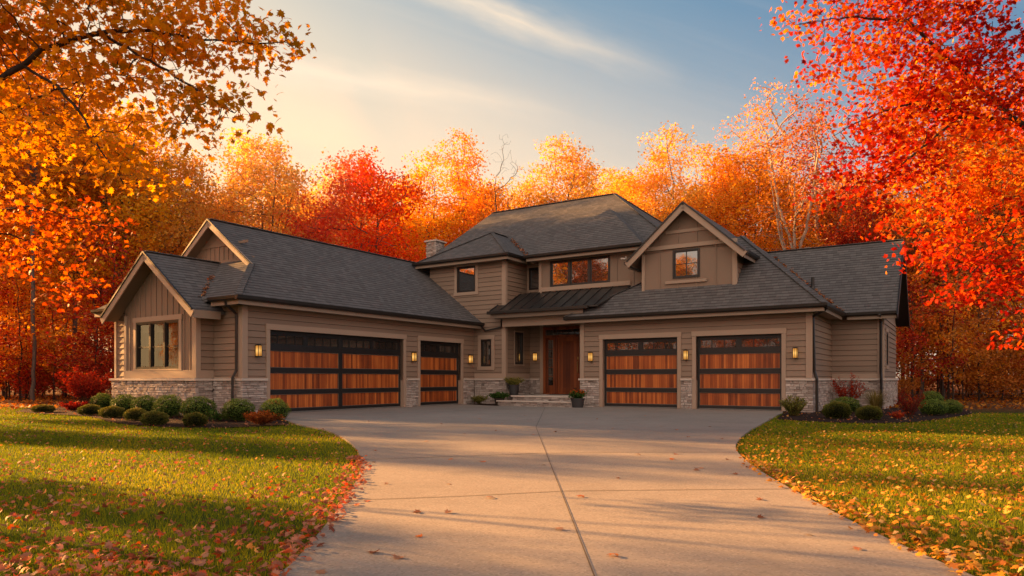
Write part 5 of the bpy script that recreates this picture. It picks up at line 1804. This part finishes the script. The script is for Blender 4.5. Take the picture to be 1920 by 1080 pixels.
boxM = [ball_shrub('boxwood_shrub', 61 + i, 4600, .046, 'box') for i in range(3)]
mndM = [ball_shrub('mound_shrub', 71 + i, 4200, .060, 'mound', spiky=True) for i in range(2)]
def place_ball(meshes, name, cat, label, group, px, py, w, h, i):
    x, y = G(px, py)
    k = y / F_PX
    o = bpy.data.objects.new(name, meshes[i % len(meshes)])
    COL.objects.link(o)
    o.location = (x, y + w * k * .42, -.02)
    o.scale = (w * k, w * k * .95, h * k * 1.04)
    o.rotation_euler = (0, 0, i * 1.7)
    tag(o, label, cat, group)
    return o
gb, gm = 'rounded boxwoods along the left bed', 'low mounded shrubs at the front of the left bed'
for i, (px, py, w, h, lb) in enumerate([
    (182, 769, 44, 32, 'leftmost rounded green boxwood of the back row in the left bed'), (222, 777, 52, 38, 'second rounded boxwood from the left in the back row by the stone base'),
    (262, 779, 52, 38, 'third rounded boxwood from the left in the back row by the stone base'), (305, 783, 60, 43, 'fourth, broad boxwood in the middle of the back row, below the gable window'),
    (360, 787, 66, 44, 'boxwood right of the gable window, left of the downspout'), (437, 790, 64, 43, 'large bright boxwood in front of the left downspout'),
    (507, 787, 56, 40, 'rightmost boxwood of the left bed beside the wide garage door')]):
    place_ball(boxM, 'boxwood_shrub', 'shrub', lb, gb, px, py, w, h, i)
for i, (px, py, w, h, lb) in enumerate([
    (70, 773, 40, 15, 'flat green mound at the far left tip of the left bed'), (158, 778, 42, 20, 'low olive mound left end of the front row'),
    (200, 783, 46, 22, 'second low olive mound of the front row in the left bed'), (245, 788, 44, 23, 'third low olive mound of the front row in the left bed'),
    (279, 797, 48, 27, 'nearest olive mound, foremost in the left bed'), (357, 799, 46, 26, 'rightmost olive mound in the front of the left bed')]):
    place_ball(mndM, 'mound_shrub', 'shrub', lb, gm, px, py, w, h, i)
gr_ = 'clipped shrubs in the right bed'
for i, (px, py, w, h, lb, ms) in enumerate([
    (1580, 785, 52, 32, 'rounded olive-green shrub at the front left of the right bed', mndM), (1640, 787, 48, 27, 'second rounded olive-green shrub at the front of the right bed', mndM),
    (1596, 774, 56, 30, 'dark green shrub behind the rounded pair in the right bed', boxM), (1758, 765, 44, 32, 'rearmost dark evergreen shrub at the right end of the right bed', boxM),
    (1763, 779, 50, 31, 'dark evergreen shrub at the front right end of the right bed', boxM), (1794, 776, 42, 27, 'rightmost low dark shrub of the right bed', boxM)]):
    place_ball(ms, 'evergreen_shrub', 'shrub', lb, gr_, px, py, w, h, i + 3)

def stem_plant(name, cat, label, loc, args, leaf, stem='stem', kw=None, group=None):
    root = tag(empty(name, loc), label, cat, group)
    mb, lm = stem_shrub(*args, leaf, **(kw or {}))
    mb.build('stems', M[stem], root)
    link_mesh('foliage', lm, M[leaf], root)
    return root
def gp(px, py, dy=.3, z=-.02):
    x, y = G(px, py); return (x, y + dy, z)
stem_plant('burning_bush', 'shrub', 'fiery crimson bush at the edge of the wood left of the house', (PX(158, 27.5), 27.5, GZ), (81, 70, 1.9, 1.1, 60, .075), 'leaf_crimson', kw=dict(tone=.42, lean=.3))
stem_plant('barberry_shrub', 'shrub', 'small wine red shrub between the left bed mounds and the wood', gp(122, 771, .4), (82, 40, .42, .42, 45, .045), 'leaf_crimson', kw=dict(tone=.02))
stem_plant('spirea_shrub', 'shrub', 'reddish autumn shrub at the right tip of the left bed by the garage door', gp(486, 797, .2), (83, 60, .40, .42, 50, .036), 'leaf_rust', kw=dict(tone=.05))
stem_plant('groundcover_plant', 'plant', 'small grey-green plant between the boxwoods near the downspout', gp(402, 790, .3), (84, 26, .36, .34, 24, .05), 'fern', kw=dict(tone=.5))
stem_plant('upright_shrub', 'shrub', 'loose upright green shrub at the foot of the right stone corner', gp(1497, 780, .3), (85, 90, .66, .36, 42, .042), 'mound', kw=dict(tone=.62, lean=.25, start=.15))
stem_plant('red_twig_shrub', 'shrub', 'tall sparse wine red shrub against the stone in the right bed', gp(1606, 768, .6), (86, 42, 1.38, .62, 34, .05), 'leaf_crimson', kw=dict(tone=.25, start=.5, lean=.3))
stem_plant('barberry_shrub', 'shrub', 'spiky dark red shrub in the middle of the right bed', gp(1718, 782, .3), (87, 60, .92, .36, 30, .034), 'leaf_crimson', kw=dict(tone=.12, lean=.2, start=.2))
stem_plant('flower_clump', 'plant', 'small bright red plant at the front of the right bed', gp(1690, 785, .2), (88, 18, .26, .2, 24, .04), 'leaf_crimson', kw=dict(tone=.45))
stem_plant('wild_shrub', 'shrub', 'thin rust coloured shrub at the wood edge behind the right bed', gp(1700, 757, .6), (89, 50, 1.7, .9, 40, .06), 'leaf_rust', kw=dict(tone=.35))
og = tag(empty('ornamental_grass', gp(1658, 776, .5)), 'straw coloured arching grass clump in the right bed', 'grass clump')
link_mesh('blades', blade_clump(90, 420, .95, .62, .007, 'straw'), M['straw'], og)
stem_plant('porch_shrub', 'shrub', 'small rounded olive shrub beside the stone base left of the porch steps', gp(901, 757, .12, .0), (91, 70, .42, .46, 40, .05), 'mound', kw=dict(tone=.7, lean=.4, start=.1))

def pot(mb, r0, r1, h, k=24):
    mb.lathe([(0, 0), (r0, 0), (r0 * 1.02, .01), (r1, h - .05), (r1 * 1.07, h - .045), (r1 * 1.08, h), (r1 * .94, h), (r1 * .9, h - .06), (0, h - .06)], k)
def potted(label, loc, pr, mat, foliage, fl_name='foliage', mats=None):
    root = tag(empty('potted_plant', loc), label, 'potted plant')
    mb = MB(); pot(mb, *pr); mb.build('planter', M[mat], root, smooth=False)
    for me, mk in foliage:
        o = link_mesh(fl_name, me, M[mk], root)
        o.location = (0, 0, pr[2] - .06)
    return root
mbs, lm1 = stem_shrub(92, 60, .48, .40, 34, .05, 'mound', tone=.75, lean=.5, start=.2)
pA = potted('tall dark planter with feathery olive plant on the porch left of the front door', W(-15.02, 23.35, .385), (.17, .21, .40), 'pot', [(lm1, 'mound'), (blade_clump(93, 90, .55, .42, .006, 'straw'), 'straw')])
sm = mbs.build('stems', M['stem'], pA); sm.location = (0, 0, .34)
mbs, lm2 = stem_shrub(94, 60, .36, .40, 46, .06, 'fern', tone=.55, lean=.9, start=.1)
pB = potted('green fern in a dark woven basket on the ground left of the steps', W(-15.3, 22.72, .0), (.15, .19, .26), 'basket', [(lm2, 'fern'), (blade_clump(95, 130, .38, .42, .011, 'fern', 1.2), 'fern')])
mbs, lm3 = stem_shrub(96, 46, .42, .34, 34, .06, 'fern', tone=.4, lean=.7, start=.1)
mbs2, lm4 = stem_shrub(97, 11, .52, .22, 26, .055, 'leaf_red', tone=.4, lean=.3, start=.45)
pC = potted('dark planter of red flowers and green leaves right of the porch steps', W(-11.50, 22.10, .0), (.19, .24, .33), 'pot', [(lm3, 'fern'), (lm4, 'leaf_red')])
sm = mbs2.build('stems', M['stem'], pC); sm.location = (0, 0, .27)

# --- lawn: grass blades and fallen leaves
def side_of(poly, x, y):
    """interpolated x of an edge polyline at y (nearest crossing)"""
    ys = np.array([p[1] for p in poly]); xs = np.array([p[0] for p in poly])
    o = np.argsort(ys)
    return np.interp(y, ys[o], xs[o])
def inside(poly, X, Y):
    c = np.zeros(len(X), bool)
    n = len(poly)
    for i in range(n):
        x0, y0 = poly[i]; x1, y1 = poly[(i + 1) % n]
        if y0 == y1: continue
        m = ((y0 > Y) != (y1 > Y)) & (X < (x1 - x0) * (Y - y0) / (y1 - y0) + x0)
        c ^= m
    return c
lawnL = [(p[0], p[1]) for p in left_edge] + [(-40, -9), (-40, 24.5), (-22, 24.5), G(30, 771)] + list(bedL[:-8])
lawnL = list(left_edge) + [(-40, -9), (-40, 25.5), G(60, 762), G(30, 771)] + smooth_poly([G(*p) for p in [(30, 771), (95, 776), (170, 779), (215, 793), (300, 799), (400, 801), (480, 799), (543, 795)]], 2)
lawnR = list(right_edge) + [(40, -9), (40, 25.5), G(1825, 774)] + smooth_poly([G(*p) for p in [(1456, 784.5), (1520, 789), (1600, 792), (1680, 792), (1740, 788), (1790, 781), (1825, 774)]], 2)[::-1]

def scatter(poly, n, ymin, ymax, rng, power=2.0):
    """random ground points whose density falls off with distance as y^-power"""
    u = rng.uniform(0, 1, n)
    if abs(power - 2) < 1e-6: 
        # area in view grows with y: sample y so that density ~ y^-2
        y = ymin * (ymax / ymin) ** u
    else:
        e = 2 - power
        y = (ymin ** e + u * (ymax ** e - ymin ** e)) ** (1 / e)
    x = (rng.uniform(-.80, .80, n)) * y
    # a quarter of the points lie beside the picture, so the lawn does not end at its border
    m = rng.uniform(size=n) < .26
    x[m] = np.where(rng.uniform(size=m.sum()) < .5, -1, 1) * (.80 * y[m] + rng.uniform(0, 4.5, m.sum()))
    k = inside(poly, x, y)
    return x[k], y[k]

def grass(name, poly, n, seed):
    rng = np.random.default_rng(seed)
    x, y = scatter(poly, n, 3.0, 27.0, rng, 1.7)
    m = len(x)
    sc = np.clip(y / 6.5, .75, 3.2)
    h = rng.uniform(.018, .040, m) * (1 + .1 * sc)
    w = .0026 * sc
    a = rng.uniform(0, 6.28, m)
    lean = rng.uniform(.0, .75, m) * h; la = rng.uniform(0, 6.28, m)
    V = np.zeros((m, 3, 3))
    V[:, 0] = np.stack([x - np.cos(a) * w, y - np.sin(a) * w, np.full(m, GZ)], 1)
    V[:, 1] = np.stack([x + np.cos(a) * w, y + np.sin(a) * w, np.full(m, GZ)], 1)
    V[:, 2] = np.stack([x + np.cos(la) * lean, y + np.sin(la) * lean, GZ + h], 1)
    Fc = np.arange(m * 3).reshape(m, 3)
    patch = .16 * np.sin(x * 1.3 + .6 * np.sin(y * .9)) * np.cos(y * 1.1 + x * .4)
    t = np.clip(.47 + patch + rng.normal(0, .17, m), 0, 1)
    o = link_mesh(name, np_mesh(name, V.reshape(-1, 3), Fc, t), M['grass'])
    o['kind'] = 'stuff'
    o['label'] = 'short green lawn grass ' + ('left of the driveway' if seed == 101 else 'right of the driveway'); o['category'] = 'grass'
    return o
grass('lawn_grass', lawnL, 540000, 101)
grass('lawn_grass', lawnR, 560000, 102)

def litter(poly, n, seed, mat, size, ymax=27, power=1.6, label='', curl=.5, keep=None):
    rng = np.random.default_rng(seed)
    x, y = scatter(poly, n, 3.2, ymax, rng, power)
    if keep is not None:
        k = keep(x, y, rng); x, y = x[k], y[k]
    m = len(x)
    c = np.stack([x, y, GZ + rng.uniform(.022, .045, m)], 1)
    nor = rng.normal(size=(m, 3)) * curl; nor[:, 2] = 1.0
    c[:, 2] += .012
    sz = size * rng.uniform(.55, 1.3, m)
    o = link_mesh('leaf_litter', leaves_mesh('leaf_litter', c, sz, nor, rng.uniform(0, 1, m), 'maple', rng, rng.uniform(-3.5, 4.5, m)), M[mat])
    o['kind'] = 'stuff'; o['label'] = label; o['category'] = 'fallen leaves'
    return o
clump = lambda th: (lambda x, y, rng: (np.sin(x * 2.1 + 1.3 * np.sin(y * 1.7)) * np.cos(y * 2.3 + x) + rng.normal(0, .6, len(x))) > th)
litter(lawnL, 17000, 111, 'litter', .051, power=.95, label='brown and red fallen leaves strewn over the left lawn', keep=clump(-.2))
litter(lawnL, 6500, 112, 'litter_red', .057, ymax=9.0, power=2.9, label='thick red and tan fallen leaves in the near left corner of the lawn', keep=clump(-.35))
litter(lawnR, 22000, 113, 'litter_gold', .051, power=.95, label='golden fallen leaves strewn over the right lawn', keep=clump(-.5))
litter(lawnR, 7500, 114, 'litter_gold', .056, ymax=12.0, power=2.0, label='thick golden fallen leaves on the near right lawn')
# drift of leaves along the left driveway edge
def drift(edge, n, width, side, seed, mat, y0, y1, label, size=.06):
    rng = np.random.default_rng(seed)
    yy = rng.uniform(y0, y1, n)
    E = np.array([p for p in edge if p[1] < 15.0])
    o = np.argsort(E[:, 1]); xe = np.interp(yy, E[o, 1], E[o, 0])
    off = np.abs(rng.normal(0, width, n)) * np.where(rng.uniform(size=n) < .62, -1, .45)
    x = xe + off * side
    c = np.stack([x, yy, np.where(off < 0, GZ + .05, .012) + rng.uniform(0, .03, n)], 1)
    nor = rng.normal(size=(n, 3)) * .55; nor[:, 2] = 1.0
    ob = link_mesh('leaf_litter', leaves_mesh('leaf_litter', c, size * rng.uniform(.55, 1.25, n), nor, rng.uniform(0, 1, n), 'maple', rng), M[mat])
    ob['kind'] = 'stuff'; ob['label'] = label; ob['category'] = 'fallen leaves'
drift(left_edge, 520, .10, 1, 121, 'litter_red', 3.2, 9.0, 'red fallen leaves drifted along the left edge of the driveway')
drift(right_edge, 420, .12, -1, 122, 'litter_gold', 3.2, 9.0, 'golden fallen leaves drifted along the right edge of the driveway')
# leaves on the mulch beds
for i, (bd, s) in enumerate(((bedL, 131), (bedR, 132))):
    litter(bd, 5200, s, 'litter', .07, ymax=25, power=.2, label='fallen leaves on the %s mulch bed' % ('left', 'right')[i])
# forest floor
def floor_leaves():
    rng = np.random.default_rng(141)
    m = 9000
    y = rng.uniform(24, 44, m); x = rng.uniform(-.85, .85, m) * y
    k = (x < -.46 * y) | (x > .52 * y)
    x, y = x[k], y[k]; m = len(x)
    c = np.stack([x, y, GZ + rng.uniform(.0, .06, m)], 1)
    nor = rng.normal(size=(m, 3)) * .8; nor[:, 2] = 1
    o = link_mesh('leaf_litter', leaves_mesh('leaf_litter', c, .16 * rng.uniform(.6, 1.3, m), nor, rng.uniform(0, 1, m), 'kite', rng), M['leaf_rust'])
    o['kind'] = 'stuff'; o['label'] = 'brown leaf litter on the floor of the woods'; o['category'] = 'fallen leaves'
floor_leaves()
# leaves caught in the roof valleys
def valley(a, b, n, seed, label):
    rng = np.random.default_rng(seed)
    t = rng.uniform(0, 1, n)[:, None]
    a, b = np.array(a), np.array(b)
    p = a + (b - a) * t + rng.normal(0, .05, (n, 3)) * np.array((1, 1, .3)); p[:, 2] += .06
    c = np.array([W(*q) for q in p])
    nor = rng.normal(size=(n, 3)) * .6; nor[:, 2] = 1
    o = link_mesh('leaf_litter', leaves_mesh('leaf_litter', c, .12 * rng.uniform(.6, 1.2, n), nor, rng.uniform(.1, .8, n), 'maple', rng), M['litter'])
    o['kind'] = 'stuff'; o['label'] = label; o['category'] = 'fallen leaves'
valley((FR_, KV, ZE), (FR_ - 2.9, KV + 2.9, ZE + .9 * 2.9), 170, 151, 'dead leaves caught in the long valley of the right wing roof')
valley((BR_, EM, ZM), (AB + .5, vmeet - .4, ZA - .25), 90, 152, 'dead leaves caught in the valley beside the upper bay roof')
uv_ = lambda z: (UC + (ZB - z) / .75, EV + (z - ZE) / .75, z)
valley(uv_(3.33), uv_(4.15), 60, 153, 'dead leaves caught in the valley of the gabled bump-out roof')

# single leaves lying on the driveway
rng = np.random.default_rng(161)
lm_ = []
for i in range(6):
    SV = MAPLE_V.copy(); SV[:, 2] = SV[:, 2] * rng.uniform(-2.2, 2.2) + .12 * SV[:, 0] * SV[:, 1] + .20 * np.abs(SV[:, 0]) * rng.uniform(0, 2) 
    SV[:, 2] -= SV[:, 2].min()
    me = np_mesh('fallen_leaf', SV, MAPLE_F, np.full(len(MAPLE_F), .12 + .13 * i))
    me.materials.append(M['litter']); lm_.append(me)
spots = [(703, 1036), (748, 1046), (600, 1075), (1047, 994), (787, 1007), (1152, 1043), (1424, 971), (1427, 937), (1520, 1004), (1604, 1030), (688, 940), (672, 948), (785, 961), (839, 962), (842, 908), (726, 908), (703, 845), (845, 862), (1380, 890), (1160, 897), (1315, 878), (1195, 853), (1268, 852), (1258, 862), (1366, 862), (1308, 882),
         (660, 805), (828, 795), (940, 794), (1000, 816), (870, 814), (930, 808), (1098, 795), (1150, 804), (1268, 806), (1290, 820), (1352, 823), (1040, 810), (746, 808), (800, 828), (905, 866), (1090, 932), (700, 867), (1240, 800), (1330, 800), (985, 780), (1210, 780), (900, 786), (690, 790), (1120, 786), (1020, 872), (920, 935)]
for i, (px, py) in enumerate(spots):
    x, y = G(px, py)
    o = bpy.data.objects.new('fallen_leaf', lm_[i % 6]); COL.objects.link(o)
    s = .085 * rng.uniform(.75, 1.25)
    o.location = (x, y, .003); o.scale = (s, s, s); o.rotation_euler = (rng.normal(0, .12), rng.normal(0, .12), rng.uniform(0, 6.28))
    tag(o, 'dry brown leaf lying on the grey driveway', 'leaf', 'single leaves on the driveway')

# --- evening haze hanging between the trees behind and left of the house
hm, hnt, hout = new_mat('evening_haze')
vs_ = hnt.nodes.new('ShaderNodeVolumeScatter')
vs_.inputs['Color'].default_value = (1.0, 0.86, 0.66, 1)
vs_.inputs['Density'].default_value = 0.0022
vs_.inputs['Anisotropy'].default_value = 0.45
hnt.links.new(vs_.outputs[0], hout.inputs['Volume'])
hb_ = MB(); hb_.box(-9, 60, 42, 100, 0.2, 24)
hz_ = hb_.build('haze', hm, None, uv=False); hz_['kind'] = 'structure'
hm2 = hm.copy()
[x for x in hm2.node_tree.nodes if x.type == 'VOLUME_SCATTER'][0].inputs['Density'].default_value = 0.0075
hb_ = MB(); hb_.box(-80, -9.01, 36, 100, 0.2, 18)
hz_ = hb_.build('haze', hm2, None, uv=False); hz_['kind'] = 'structure'

bpy.context.view_layer.update()
